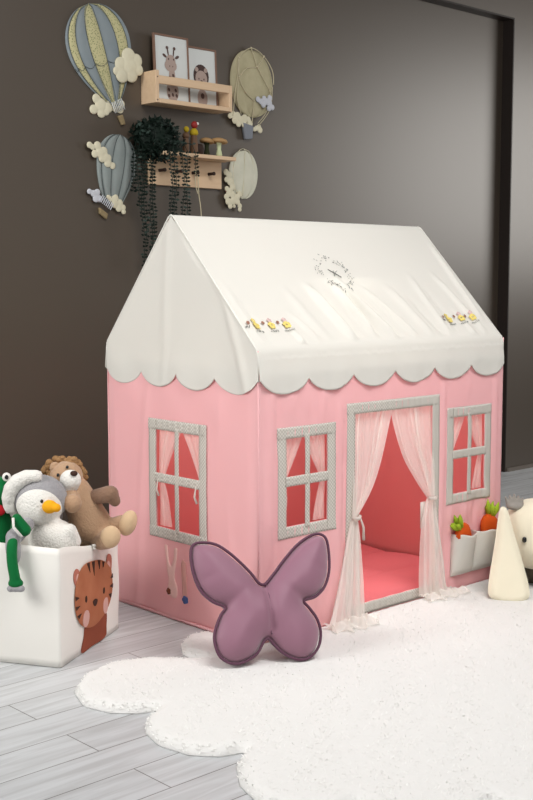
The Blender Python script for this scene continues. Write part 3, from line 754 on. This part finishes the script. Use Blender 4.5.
# lion
r,P=toy('plush_lion','tan plush lion with curly mane and white muzzle leaning over the bin edge',.14,.03,.17)
b=MB(); b.ell(P(.098,.02,.510),(.050,.050,.046)); b.capsule(P(.125,.02,.46),P(.168,.03,.365),.048,.060); b.capsule(P(.160,.05,.360),P(.09,.12,.27),.058,.05)
b.capsule(P(.11,-.01,.468),P(.128,-.06,.440),.026,.026); b.capsule(P(.200,.01,.32),P(.225,-.03,.330),.032,.030); b.capsule(P(.20,.03,.34),P(.262,.02,.365),.03,.028)
fuse(b.build('body',M['tan'],r),.005,5)
b=MB(); 
for k in range(120):
    a=random.random()*2*PI; rr=.054+random.uniform(-.010,.010)
    if math.sin(a)<-.2 and math.cos(a)>0.4: pass
    c=P(.088+rr*math.cos(a),.035-.02*random.random()+.01,.505+rr*math.sin(a)*.95); b.ell(c,(.008+.005*random.random(),)*3,n=6)
b.ell(P(.088,.035,.505),(.052,.03,.052)); b.build('mane',M['mane'],r)
b=MB(); b.ell(P(.118,-.028,.507),(.032,.026,.031)); b.ell(P(.112,-.02,.49),(.030,.026,.028)); fuse(b.build('muzzle',M['white'],r),.004,5)
b=MB(); b.ell(P(.132,-.048,.530),(.011,.007,.008)); b.build('nose',M['brown_d'],r)
b=MB(); b.ell(P(.082,-.030,.522),(.0045,.004,.0055)); b.build('eye',M['black'],r)
b=MB(); b.ell(P(.108,-.020,.544),(.0045,.004,.005)); b.build('eye',M['black'],r)
b=MB(); b.ell(P(.066,.01,.537),(.016,.010,.018)); b.build('ear',M['tan'],r)
b=MB(); b.capsule(P(.170,.02,.445),P(.232,-.01,.462),.022,.026); b.capsule(P(.232,-.01,.462),P(.245,-.005,.440),.024,.018); fuse(b.build('arm',M['tan_d'],r),.005,4)
b=MB(); b.ell(P(.236,-.045,.340),(.030,.020,.034),Matrix.Rotation(.3,3,'Y')); b.build('foot',M['foot'],r)
b=MB(); b.ell(P(.283,.0,.372),(.026,.022,.040),Matrix.Rotation(.35,3,'Y')); b.build('foot',M['foot'],r)
b=MB(); b.ell(P(.128,-.066,.446),(.028,.022,.026)); b.build('paw',M['tan'],r)
# frog
r,P=toy('plush_frog','green plush frog with red bow tie, one arm dangling over the bin front','' or -.11,-.02,.17)
b=MB(); b.ell(P(-.115,-.03,.465),(.075,.06,.056)); b.capsule(P(-.105,-.03,.40),P(-.10,-.03,.24),.052,.068); b.ell(P(-.066,-.05,.508),(.020,.018,.018)); b.ell(P(-.155,-.05,.505),(.020,.018,.018))
fuse(b.build('body',M['green'],r),.005,5)
for x in (-.062,-.150):
    b=MB(); b.ell(P(x,-.064,.522),(.013,.010,.013)); e=b.build('eye',M['white'],r)
    b=MB(); b.ell(P(x+.002,-.073,.523),(.006,.003,.007)); q=b.build('pupil',M['black'],e)
b=MB(); b.ell(P(-.105,-.085,.425),(.009,.008,.010)); b.ell(P(-.082,-.085,.428),(.020,.010,.017),Matrix.Rotation(.3,3,'Y')); b.ell(P(-.128,-.085,.428),(.020,.010,.017),Matrix.Rotation(-.3,3,'Y')); fuse(b.build('bow_tie',M['red'],r),.003,2)
def wl(p): # world -> local of root r
    d=Vector(p)-Vector(r.location); c,s_=math.cos(-BR),math.sin(-BR); return (d.x*c-d.y*s_,d.x*s_+d.y*c,d.z)
arm=[(-.575,.40,.395),(-.600,.362,.385),(-.628,.335,.352),(-.634,.326,.31),(-.632,.320,.275),(-.629,.318,.250)]
b=MB(); b.tube([wl(p) for p in spline(arm,4,False)],.0155,14); b.ell(wl(arm[-1]),(.022,.018,.014)); fuse(b.build('arm',M['green'],r),.004,4)
b=MB(); 
for dx in (-.014,0,.014): b.ell(Vector(wl((-.629,.316,.236)))+Vector((dx,-.004,0)),(.012,.012,.010))
fuse(b.build('hand',M['grey'],r),.0035,3)
b=MB(); b.capsule(wl((-.602,.350,.425)),wl((-.585,.338,.392)),.014,.018); b.build('shoulder_frill',M['green'],r)
b=MB(); b.tube([wl((-.617,.345,.43)),wl((-.622,.335,.405)),wl((-.606,.318,.378))],.004,8); b.build('frill_trim',M['white'],r)

# ------------------------------------------------------------------ plush rabbit at the right
BC=Vector((1.150,-.185,0)); rr_=R(-43)
bun=thing('plush_rabbit','large ivory plush rabbit with a long drooping ear, sitting beside the tent on the rug','plush toy',(1.150,-.185,.02),rr_)
g=lambda x,y,z:(x,y,z-.02)
b=MB(); b.ell(g(.02,.0,.205),(.128,.105,.124),fn=lambda p:(1/(abs(p.x)**2.5+abs(p.y)**2.5+abs(p.z)**2.5)**(1/2.5)),n=26); b.build('head',M['bunny'],bun)
b=MB(); b.ell(g(.03,.06,.085),(.112,.10,.075)); b.ell(g(-.055,-.02,.052),(.035,.06,.030)); b.ell(g(.12,-.02,.052),(.035,.06,.030)); fuse(b.build('body',M['olive'],bun),.006,5)
earp=[(-.118,.312),(-.104,.316),(-.092,.300),(-.078,.24),(-.060,.17),(-.044,.10),(-.036,.055),(-.040,.028),(-.070,.012),(-.10,.008),(-.135,.014),(-.166,.026),(-.176,.045),(-.170,.09),(-.156,.15),(-.142,.21),(-.130,.27)]
def em(x,z,h):
    t=max(0,min(1,(.31-z)/.30)); y=-.075-.125*t; return g(x-.018,y-h,z)
for sx in (1,-1):
    b=MB(); puff(b,poly_sdf(spline(earp,3)),.006,lambda d,x,y:.020*math.sqrt(min(1,d/.02)),lambda d,x,y:-.016*math.sqrt(min(1,d/.02)),
        (lambda x,z,h:em(x,z,h)) if sx>0 else (lambda x,z,h:(lambda p:(.04-p[0],p[1],p[2]))(em(x,z,h))))
    b.build('ear',M['bunny'],bun)
b=MB()
for a,(dx,h) in enumerate([(-.026,.026),(-.013,.030),(0,.036),(.013,.03),(.026,.022)]):
    b.capsule(g(-.076+dx*.8,-.03,.308),g(-.080+dx*1.15,-.03,.316+h),.010,.004,8)
b.ell(g(-.074,-.03,.308),(.030,.02,.014)); fuse(b.build('crown',M['silverfelt'],bun),.004,3)
for x in (-.056,.082):
    b=MB(); b.ell(g(x,-.098,.205),(.008,.006,.0105)); b.build('eye',M['black'],bun)
b=MB(); b.tube([g(.012+.033*math.cos(a),-.1045,.150+.022*math.sin(a)) for a in [PI+i*PI/10 for i in range(11)]],.0018,6); b.build('mouth',M['black'],bun)
b=MB(); b.ell(g(.012,-.106,.178),(.009,.005,.006)); b.build('nose',M['tigerear'],bun)

# ------------------------------------------------------------------ picture ledge
YW=1.47
sh=thing('picture_ledge','pine picture ledge with a front rail holding two framed animal prints','wall shelf',(.905,YW,1.815))
def sp(mb,name,m=M['pine']): o=mb.build(name,m,smooth=False); o.parent=sh; o.location=(-.905,-YW,-1.815); return o
b=MB(); b.box(.696,.714,1.37,YW,1.815,1.945,0,.0015); sp(b,'side_panel')
b=MB(); b.box(1.094,1.112,1.37,YW,1.815,1.925,0,.0015); sp(b,'side_panel')
b=MB(); b.box(.714,1.094,1.37,YW,1.815,1.833,0,.0015); sp(b,'bottom_board')
b=MB(); b.box(.714,1.094,1.37,1.382,1.892,1.925,0,.0015); sp(b,'front_rail')
for x,z in ((.705,1.918),(.705,1.826)): b=MB(); b.lathe([(.003,0),(.003,.001)],(x,1.3695,z),8,0,Matrix.Rotation(PI/2,3,'X')); sp(b,'screw',M['gir_d'])
def picture(name,label,x0,x1,z1,art,lean):
    z0=1.833; xc=(x0+x1)/2; w=(x1-x0)/2; h=z1-z0
    r=thing(name,label,'framed picture',(xc,1.425,z0)); r.rotation_euler=(-lean,0,0)
    b=MB(); t=.008
    for a in ((-w,-w+t,0,h),(w-t,w,0,h),(-w+t,w-t,0,t),(-w+t,w-t,h-t,h)): b.box(a[0],a[1],-.006,.006,a[2],a[3],0,.001)
    b.build('frame',M['frame'],r,smooth=False)
    b=MB(); b.box(-w+t-.001,w-t+.001,-.002,.004,t-.001,h-t+.001); b.build('print',M['paper'],r,smooth=False)
    b=MB(); art(b,w,h); b.build('illustration',[M['gir'],M['gir_d'],M['mane_p'],M['cheek']],r,smooth=False)
    return r
def ov(b,x,z,rx,rz_,mi,l,rot=0):
    n=20; vs=[(x+rx*math.cos(a)*math.cos(rot)-rz_*math.sin(a)*math.sin(rot),-.002-l*.0004,z+rx*math.cos(a)*math.sin(rot)+rz_*math.sin(a)*math.cos(rot)) for a in [2*PI*k/n for k in range(n)]]
    b.add(vs,[tuple(range(n))],mi)
def gir(b,w,h):
    ov(b,0,.045,.032,.045,0,1); ov(b,.0,.105,.017,.045,0,1)   # body, neck
    for x,z in ((-.012,.10),(.006,.11),(.012,.085),(-.005,.075),(-.02,.05),(.016,.05),(.0,.03),(-.02,.025),(.02,.028)): ov(b,x,z,.006,.008,1,3,.4)
    ov(b,-.005,.165,.026,.030,0,3); ov(b,-.006,.150,.032,.026,0,4)
    ov(b,-.018,.205,.0035,.018,1,2,.15); ov(b,.012,.205,.0035,.018,1,2,-.15); ov(b,-.022,.222,.007,.007,1,4); ov(b,.016,.222,.007,.007,1,4)
    ov(b,-.036,.188,.012,.006,1,2,-.5); ov(b,.030,.188,.012,.006,1,2,.5)
    ov(b,-.017,.176,.003,.004,2,6); ov(b,.010,.176,.003,.004,2,6); ov(b,-.012,.147,.002,.003,1,6); ov(b,.004,.147,.002,.003,1,6)
def lio(b,w,h):
    ov(b,0,.035,.028,.040,0,1); ov(b,-.004,.128,.043,.050,2,2); ov(b,-.028,.155,.010,.010,0,3); ov(b,.022,.155,.010,.010,0,3); ov(b,-.004,.118,.033,.034,0,4)
    ov(b,-.018,.116,.003,.004,2,6); ov(b,.010,.116,.003,.004,2,6); ov(b,-.004,.108,.005,.003,2,6); ov(b,-.022,.102,.006,.005,3,5); ov(b,.016,.102,.006,.005,3,5)
    ov(b,.0,.045,.010,.012,1,3)
picture('framed_giraffe_print','framed giraffe print in a brown wood frame on the picture ledge',.735,.920,2.108,gir,R(3))
picture('framed_lion_print','framed lion print in a brown wood frame on the picture ledge',.916,1.086,2.082,lio,R(3)).location.y=1.438

# ------------------------------------------------------------------ lower shelf with pegs
sh=thing('peg_shelf','pine wall shelf with a row of pegs under its board, holding a trailing plant','wall shelf',(.93,YW,1.50))
def sp2(mb,name,m=M['pine']): o=mb.build(name,m,smooth=False); o.parent=sh; o.location=(-.93,-YW,-1.50); return o
b=MB(); b.box(.725,1.125,1.36,YW,1.606,1.622,0,.0015); sp2(b,'shelf_board')
b=MB(); b.box(.725,1.120,1.452,YW,1.490,1.606,0,.0015); sp2(b,'back_board')
for x in (.775,.865,.955,1.045):
    b=MB(); b.lathe([(.007,0),(.006,.03),(.008,.033),(.008,.038),(.004,.04)],(x,1.452,1.551),12,0,Matrix.Rotation(PI/2,3,'X')); o=sp2(b,'peg',M['brownpot'])  # pegs coloured dark to carry the shade under the board
# cord hanging from the third peg
b=MB(); b.tube(spline([(.948,1.424,1.548),(.953,1.424,1.562),(.960,1.424,1.552),(.962,1.42,1.46),(.966,1.41,1.38),(.968,1.41,1.22)],6,False),.0022,6)
b.tube(spline([(.953,1.424,1.558),(.946,1.424,1.51),(.957,1.42,1.46)],6,False),.0022,6)
tag(b.build('cord',M['rope']),'thin beige cord hanging down from a peg of the pine peg shelf','cord')
# trailing plant
pl=thing('trailing_plant','dark green trailing artificial plant spilling over the left end of the peg shelf','plant',(.765,1.415,1.622))
b=MB(); b.lathe([(.030,0),(.040,.05),(.043,.07),(.038,.07)],(0,0,0),18); b.build('pot',M['pot'],pl)
def leafq(b,p,d,l,w,mi=0):
    p=Vector(p); d=Vector(d).normalized(); s_=d.cross(Vector((random.uniform(-.3,.3),-1,random.uniform(-.3,.3)))).normalized()
    b.add([p,p+d*l*.5+s_*w,p+d*l,p+d*l*.5-s_*w],[(0,1,2,3)],mi)
b=MB()
for k in range(1500):
    a=random.uniform(0,2*PI); rr=random.random()**.5
    x=-.045+.095*rr*math.cos(a)+(.02 if math.sin(a)<0 else 0); z=.045+.080*rr*math.sin(a); y=random.uniform(-.055,.045)
    leafq(b,(x,y,z),(random.uniform(-1,1),random.uniform(-1,.5),random.uniform(-.6,1)),.020+.012*random.random(),.006,0 if random.random()<.88 else 1)
b.ell((-.045,-.005,.055),(.078,.050,.070),n=10,mi=0)
b.build('foliage',[M['ivy'],M['ivy_l'],M['pot']],pl)
for (x,zb,yy) in ((-.150,1.42,1.42),(-.140,1.36,1.40),(-.12,1.24,1.40),(-.10,1.12,1.41),(-.075,1.10,1.40),(-.05,1.06,1.42),(-.02,1.32,1.335),(.0,1.15,1.335),(.045,1.17,1.335),(.065,1.12,1.335),(.115,1.49,1.335)):
    b=MB(); x0=.765+x; z=1.64; pts=[]
    ph=random.random()*6
    pts.append((x*.4,0,.06)); pts.append((x*.9,(yy-1.415)*.8,.035))
    n=int((1.60-zb)/.015)
    for k in range(n):
        zz=1.62-k*.015; pts.append((x+.005*math.sin(k*.35+ph),yy-1.415+.003*math.sin(k*.5),zz-1.622))
    b.tube(pts,.0013,5)
    for q in pts[1:]:
        for s_ in (-1,1): leafq(b,q,(s_,random.uniform(-.6,.1),random.uniform(-.3,.5)),.015+.006*random.random(),.0055,0 if random.random()<.85 else 1)
    b.build('vine',[M['ivy'],M['ivy_l']],pl)
# ornaments on the shelf
def peg(name,label,x,y,s,capm,capr,scarfm):
    r=thing(name,label,'ornament',(x,y,1.622))
    b=MB(); b.lathe([(.015*s,0),(.016*s,.01*s),(.013*s,.06*s),(.009*s,.085*s),(.003,.09*s)],(0,0,0),16); b.build('body',M['peg'],r)
    b=MB(); b.lathe([(.011*s,.070*s),(.017*s,.076*s),(.015*s,.088*s),(.008*s,.096*s)],(0,0,0),16); b.build('scarf',scarfm,r)
    b=MB(); b.ell((.003,0,.110*s),(.013*s,.013*s,.014*s),n=10); b.build('head',capm,r)
    return r
r=peg('wooden_peg_figure','wooden peg figure with red head and yellow scarf on the peg shelf',.916,1.395,1.12,M['redhead'],1,M['yel'])
b=MB(); b.ell((.012,-.010,.128),(.006,.006,.006),n=8); b.build('bobble',M['white'],r)
peg('wooden_peg_figure','shorter wooden peg figure with olive yellow head, just left of the red-headed one',.872,1.395,.92,M['yel'],1,M['peg'])
def mush(name,label,x,y,h,cr,stm,tilt):
    r=thing(name,label,'ornament',(x,y,1.622)); Rm=Matrix.Rotation(tilt,3,'Y')
    b=MB(); b.lathe([(.012,0),(.014,.008),(.009,.03),(.010,h-.012),(.016,h-.002)],(0,0,0),14); b.build('stem',stm,r)
    b=MB(); b.lathe([(.004,-.002),(cr*.9,.0),(cr,.006),(cr*.85,.014),(cr*.4,.020),(.002,.021)],(0,0,h-.004),24,0,Rm); b.build('cap',M['cap'],r)
mush('wooden_mushroom','taller wooden mushroom with tan cap and pale stem at the right of the peg shelf',1.050,1.388,.062,.038,M['stem'],R(6))
mush('wooden_mushroom','lower wooden mushroom with tan cap behind the pale-stemmed one on the peg shelf',.998,1.408,.060,.032,M['mosses'],R(8))
b=MB(); b.lathe([(.016,0),(.022,.012),(.024,.03),(.018,.045),(.015,.048),(.012,.046)],(0,0,0),18)
o=b.build('small_vase',M['brownpot']); o.location=(.957,1.415,1.622); tag(o,'small round dark brown vase between peg figures and mushrooms','vase')

# ------------------------------------------------------------------ balloon wall decorations
def deco(name,label,x,z): return thing(name,label,'wall decoration',(x,YW,z-.006))
def wm(cx_,cz0): return lambda x,z,h:(x-cx_,-h,z-cz0)
def cloud(b,cs_,M_,base=.004,k=.22):
    sdf,bb=circ_sdf(cs_)
    def top(d,x,y):
        h=0
        for a,c,r in cs_:
            q=1-((x-a)**2+(y-c)**2)/(r*r)
            if q>0: h=max(h,math.sqrt(q)*r*k)
        return base+.003+h
    puff(b,(sdf,bb),.0028,top,lambda d,x,y:base,M_)
def envelope(root,M_,cx_,cz0,tx,tz,bx,bz,wid,n,mats_,name='gore',shift=0,base=.002,bw=.12,flat=False,tp_=1.0):
    """teardrop with n gores; axis from bottom (bx,bz) to top (tx,tz)"""
    ax_=Vector((tx-bx,tz-bz)); Lh=ax_.length; ax_.normalize(); pr=Vector((ax_.y,-ax_.x))
    def wd(t): # t 0 bottom..1 top
        if flat: return wid*math.sqrt(max(0,1-(2*t-1)**2))**.92
        return wid*(bw+(1-bw)*math.sin(PI/2*min(1,t/.62))**.95) if t<.62 else wid*math.sqrt(max(0,1-((t-.62)/.38)**2))
    for k in range(n):
        a0=-PI/2+PI*k/n; a1=-PI/2+PI*(k+1)/n
        b=MB()
        def fn(u,v):
            a=a0+(a1-a0)*u; t=v; s_=math.sin(a+shift*math.cos(a)); w=wd(t)
            p=Vector((bx,bz))+ax_*(t*Lh)+pr*(w*s_)
            h=base+.014*math.cos(a)*(w/wid)+.004*math.sin(PI*u)
            return M_(p.x,p.y,h)
        b.grid(8,40,fn); b.build(name,mats_[k%len(mats_)],root)
    return ax_,pr,wd,Lh
def gline(root,M_,bx,bz,ax_,pr,wd,Lh,n,shift=0,m=None,r=.0012,name='seam_line',h0=.003):
    b=MB()
    for k in range(1,n):
        a=-PI/2+PI*k/n; s_=math.sin(a+shift*math.cos(a)); pts=[]
        for i in range(25):
            t=i/24; w=wd(t); p=Vector((bx,bz))+ax_*(t*Lh)+pr*(w*s_)
            pts.append(M_(p.x,p.y,h0+.014*math.cos(a)*(w/max(w,.001) if w>.01 else 0)))
        b.tube(pts,r,5)
    b.build(name,m or M['line'],root)
# 1 large
r=deco('balloon_wall_decoration','large hot-air balloon wall decoration with blue and yellow dotted stripes, top left',.48,1.95); m_=wm(.48,1.95)
A=envelope(r,m_,0,0,.438,2.188,.562,1.800,.158,7,[M['bl'],M['yd']],shift=-.15)
gline(r,m_,.562,1.800,*A,7,shift=-.15)
b=MB(); cloud(b,[(.622+(a-.632)*1.3,1.965+(c-1.965)*1.3,q*1.3) for a,c,q in [(.630,1.995,.026),(.660,1.985,.022),(.600,1.968,.022),(.632,1.968,.030),(.668,1.958,.018),(.585,1.945,.014),(.605,1.935,.024),(.640,1.940,.024)]],m_,.018); b.build('cloud',M['cloudc'],r)
b=MB(); cloud(b,[(.470,1.822,.020),(.490,1.800,.028),(.455,1.778,.019),(.492,1.768,.020),(.525,1.795,.024),(.560,1.800,.022),(.592,1.812,.016),(.585,1.790,.016),(.515,1.775,.016)],m_,.003); b.build('cloud',M['cloudc'],r)
def skirt(b,P0,P1,w0,w1,n,m_,h=.012):
    P0=Vector(P0);P1=Vector(P1)
    for k in range(n):
        t=k/(n-1); p=P0+(P1-P0)*t
        d=(P1-P0).normalized(); q=Vector((-d.y,d.x))
        a=p+q*w0/2; c=p-q*w1/2; b.tube([m_(a.x,a.y,h),m_(c.x,c.y,h)],.0022,6)
b=MB(); skirt(b,(.545,1.792),(.592,1.812),.045,.045,7,m_,.016); b.build('ropes',M['paper'],r)
b=MB(); puff(b,poly_sdf([(.570,1.762),(.592,1.770),(.606,1.732),(.590,1.728)]),.004,lambda d,x,y:.014,lambda d,x,y:.002,m_); b.build('gondola',M['wick'],r)
# swags
b=MB(); ax_,pr,wd,Lh=A
for k in range(7):
    pts=[]
    for i in range(9):
        a=-PI/2+PI*(k+i/8)/7; t=.44-.035*math.sin(PI*i/8); w=wd(t); p=Vector((.562,1.800))+ax_*(t*Lh)+pr*(w*math.sin(a-.15*math.cos(a))); pts.append(m_(p.x,p.y,.006+.014*math.cos(a)))
    b.tube(pts,.001,5)
b.build('swag',M['line'],r)
# 2 blue
r=deco('balloon_wall_decoration','blue-grey striped hot-air balloon wall decoration below the large one',.56,1.53); m_=wm(.56,1.53)
A=envelope(r,m_,0,0,.583,1.690,.540,1.405,.098,5,[M['bl2']],bw=.42)
gline(r,m_,.540,1.405,*A,5,r=.0016)
b=MB(); cloud(b,[(.424,1.635,.013),(.438,1.628,.012),(.462,1.635,.017),(.450,1.602,.016),(.475,1.608,.022),(.492,1.615,.018),(.500,1.590,.020),(.515,1.590,.014),(.512,1.570,.018),(.535,1.560,.014),(.485,1.588,.018)],m_,.016); b.build('cloud',M['cloudc'],r)
b=MB(); cloud(b,[(.424,1.452,.011),(.444,1.445,.014),(.462,1.450,.014),(.455,1.425,.015),(.472,1.425,.014)],m_,.010); b.build('cloud',M['cloudb'],r)
b=MB(); cloud(b,[(.515,1.433,.010),(.530,1.425,.014),(.550,1.430,.016),(.545,1.410,.020),(.570,1.412,.016),(.566,1.392,.016),(.588,1.395,.012),(.590,1.378,.011)],m_,.012); b.build('cloud',M['cloudc'],r)
b=MB(); skirt(b,(.476,1.428),(.528,1.395),.030,.030,8,m_,.018); b.build('ropes',M['cloudb'],r)
b=MB(); puff(b,poly_sdf([(.470,1.392),(.512,1.366),(.506,1.345),(.474,1.366)]),.004,lambda d,x,y:.014,lambda d,x,y:.002,m_); b.build('gondola',M['wick'],r)
# 3 ochre with net
r=deco('balloon_wall_decoration','ochre hot-air balloon wall decoration with a rope net and grey basket, upper right',1.31,1.93); m_=wm(1.31,1.93)
A=envelope(r,m_,0,0,1.296,2.122,1.328,1.825,.128,3,[M['oc']],flat=True)
def NR(P): return m_(P[0],P[1],.020)
b=MB(); net=[[(1.195,1.92),(1.215,2.00),(1.222,2.075),(1.295,2.125),(1.372,2.098),(1.425,2.04),(1.432,1.98)],[(1.223,1.991),(1.27,2.035),(1.331,2.048),(1.372,2.098)],[(1.222,2.075),(1.223,1.991),(1.26,1.93),(1.310,1.898)],[(1.331,2.048),(1.37,2.0),(1.411,1.948)],[(1.331,2.048),(1.295,2.125)],[(1.310,1.898),(1.305,1.85),(1.300,1.80)],[(1.411,1.948),(1.39,1.86),(1.335,1.80)],[(1.425,1.97),(1.41,1.87),(1.34,1.79)],[(1.195,1.92),(1.19,1.86),(1.185,1.82)],[(1.223,1.991),(1.21,1.90),(1.235,1.83)]]
for P_ in net: b.tube([NR(p) for p in spline(P_,5,False)],.0022,6)
for p in ((1.222,2.075),(1.295,2.125),(1.372,2.098),(1.223,1.991),(1.331,2.048),(1.411,1.948),(1.310,1.898)): b.ell(NR(p),.0055,n=6)
b.build('rope_net',M['rope'],r)
b=MB(); cloud(b,[(1.172,1.818,.012),(1.190,1.825,.016),(1.215,1.822,.018),(1.200,1.802,.016),(1.235,1.806,.018),(1.258,1.815,.018),(1.280,1.812,.014),(1.290,1.795,.016),(1.222,1.788,.014),(1.255,1.790,.016)],m_,.014); b.build('cloud',M['cloudc'],r)
b=MB(); cloud(b,[(1.330,1.778,.012),(1.345,1.785,.012),(1.352,1.772,.014),(1.318,1.772,.010)],m_,.014); b.build('cloud',M['cloudc'],r)
b=MB(); cloud(b,[(1.332,1.905,.013),(1.350,1.897,.014),(1.370,1.912,.013),(1.382,1.900,.016),(1.405,1.918,.014),(1.402,1.895,.016),(1.420,1.878,.013),(1.400,1.872,.013),(1.365,1.885,.014)],m_,.022); b.build('cloud',M['cloudb'],r)
b=MB(); puff(b,poly_sdf([(1.246,1.795),(1.306,1.785),(1.300,1.728),(1.262,1.724)]),.004,lambda d,x,y:.022,lambda d,x,y:.004,m_); b.build('gondola',M['gbask'],r)
# 4 cream
r=deco('balloon_wall_decoration','small cream hot-air balloon wall decoration beside the right end of the peg shelf',1.255,1.55); m_=wm(1.255,1.55)
A=envelope(r,m_,0,0,1.268,1.676,1.252,1.460,.086,4,[M['cr']],flat=True)
gline(r,m_,1.245,1.468,*A,4,m=M['cloudc'],r=.0014)
b=MB(); cloud(b,[(1.148,1.572,.014),(1.165,1.560,.016),(1.150,1.540,.012),(1.172,1.532,.018),(1.185,1.510,.016),(1.152,1.500,.012),(1.170,1.490,.016)],m_,.014); b.build('cloud',M['cloudc'],r)
b=MB(); cloud(b,[(1.150,1.465,.014),(1.165,1.480,.016),(1.185,1.475,.016),(1.160,1.445,.016),(1.172,1.425,.013),(1.190,1.450,.018),(1.212,1.465,.016),(1.228,1.480,.014),(1.215,1.445,.014),(1.228,1.428,.012),(1.228,1.412,.010),(1.195,1.425,.008)],m_,.014); b.build('cloud',M['cloudc'],r)

# ------------------------------------------------------------------ lights, world
def area(name,loc,target,size,energy,col=(1,1,1),sy=None,spread=180):
    l=bpy.data.lights.new(name,'AREA'); l.energy=energy; l.color=col; l.size=size; l.spread=R(spread)
    if sy: l.shape='RECTANGLE'; l.size_y=sy
    o=bpy.data.objects.new(name,l); C.objects.link(o); o.location=loc
    o.rotation_euler=(Vector(target)-Vector(loc)).to_track_quat('-Z','Y').to_euler(); return o
area('key_window_light',(-2.9,.75,1.9),(.2,-.1,.45),1.3,66,(1,.99,.97),1.3)
area('ceiling_softbox_light',(.0,-1.6,3.2),(.4,-.1,.4),1.9,43,(1,.985,.97),1.5,120)
area('front_fill_light',(-1.9,-3.4,2.1),(.5,0,.4),1.8,26,(1,.985,.97),1.6)
area('right_window_light',(5.4,-.5,1.95),(2.8,1.6,2.0),1.9,31,(1,.97,.92),1.6,130)
area('added_tent_fill',(.6,.37,1.1),(.6,.37,0),.3,5.0,(1,.97,.95),.3)  # added fill to brighten the tent interior; no lamp hangs there
w=bpy.data.worlds.new('World'); bpy.context.scene.world=w; w.use_nodes=True
w.node_tree.nodes['Background'].inputs[0].default_value=(.95,.95,1,1); w.node_tree.nodes['Background'].inputs[1].default_value=.14

# ------------------------------------------------------------------ camera
cam=bpy.data.cameras.new('Camera'); co=bpy.data.objects.new('Camera',cam); C.objects.link(co)
pitch,yaw=0.102797,math.radians(46.94934)
fw=Vector((math.cos(yaw)*math.cos(pitch),math.sin(yaw)*math.cos(pitch),-math.sin(pitch)))
co.location=(-2.304,-2.5022,1.0958); co.rotation_euler=fw.to_track_quat('-Z','Y').to_euler()
cam.sensor_fit='VERTICAL'; cam.sensor_height=24; cam.lens=24*1170.85/800; cam.clip_start=.05
bpy.context.scene.camera=co
sc=bpy.context.scene; sc.view_settings.view_transform='Standard'; sc.view_settings.look='None'; sc.view_settings.exposure=0
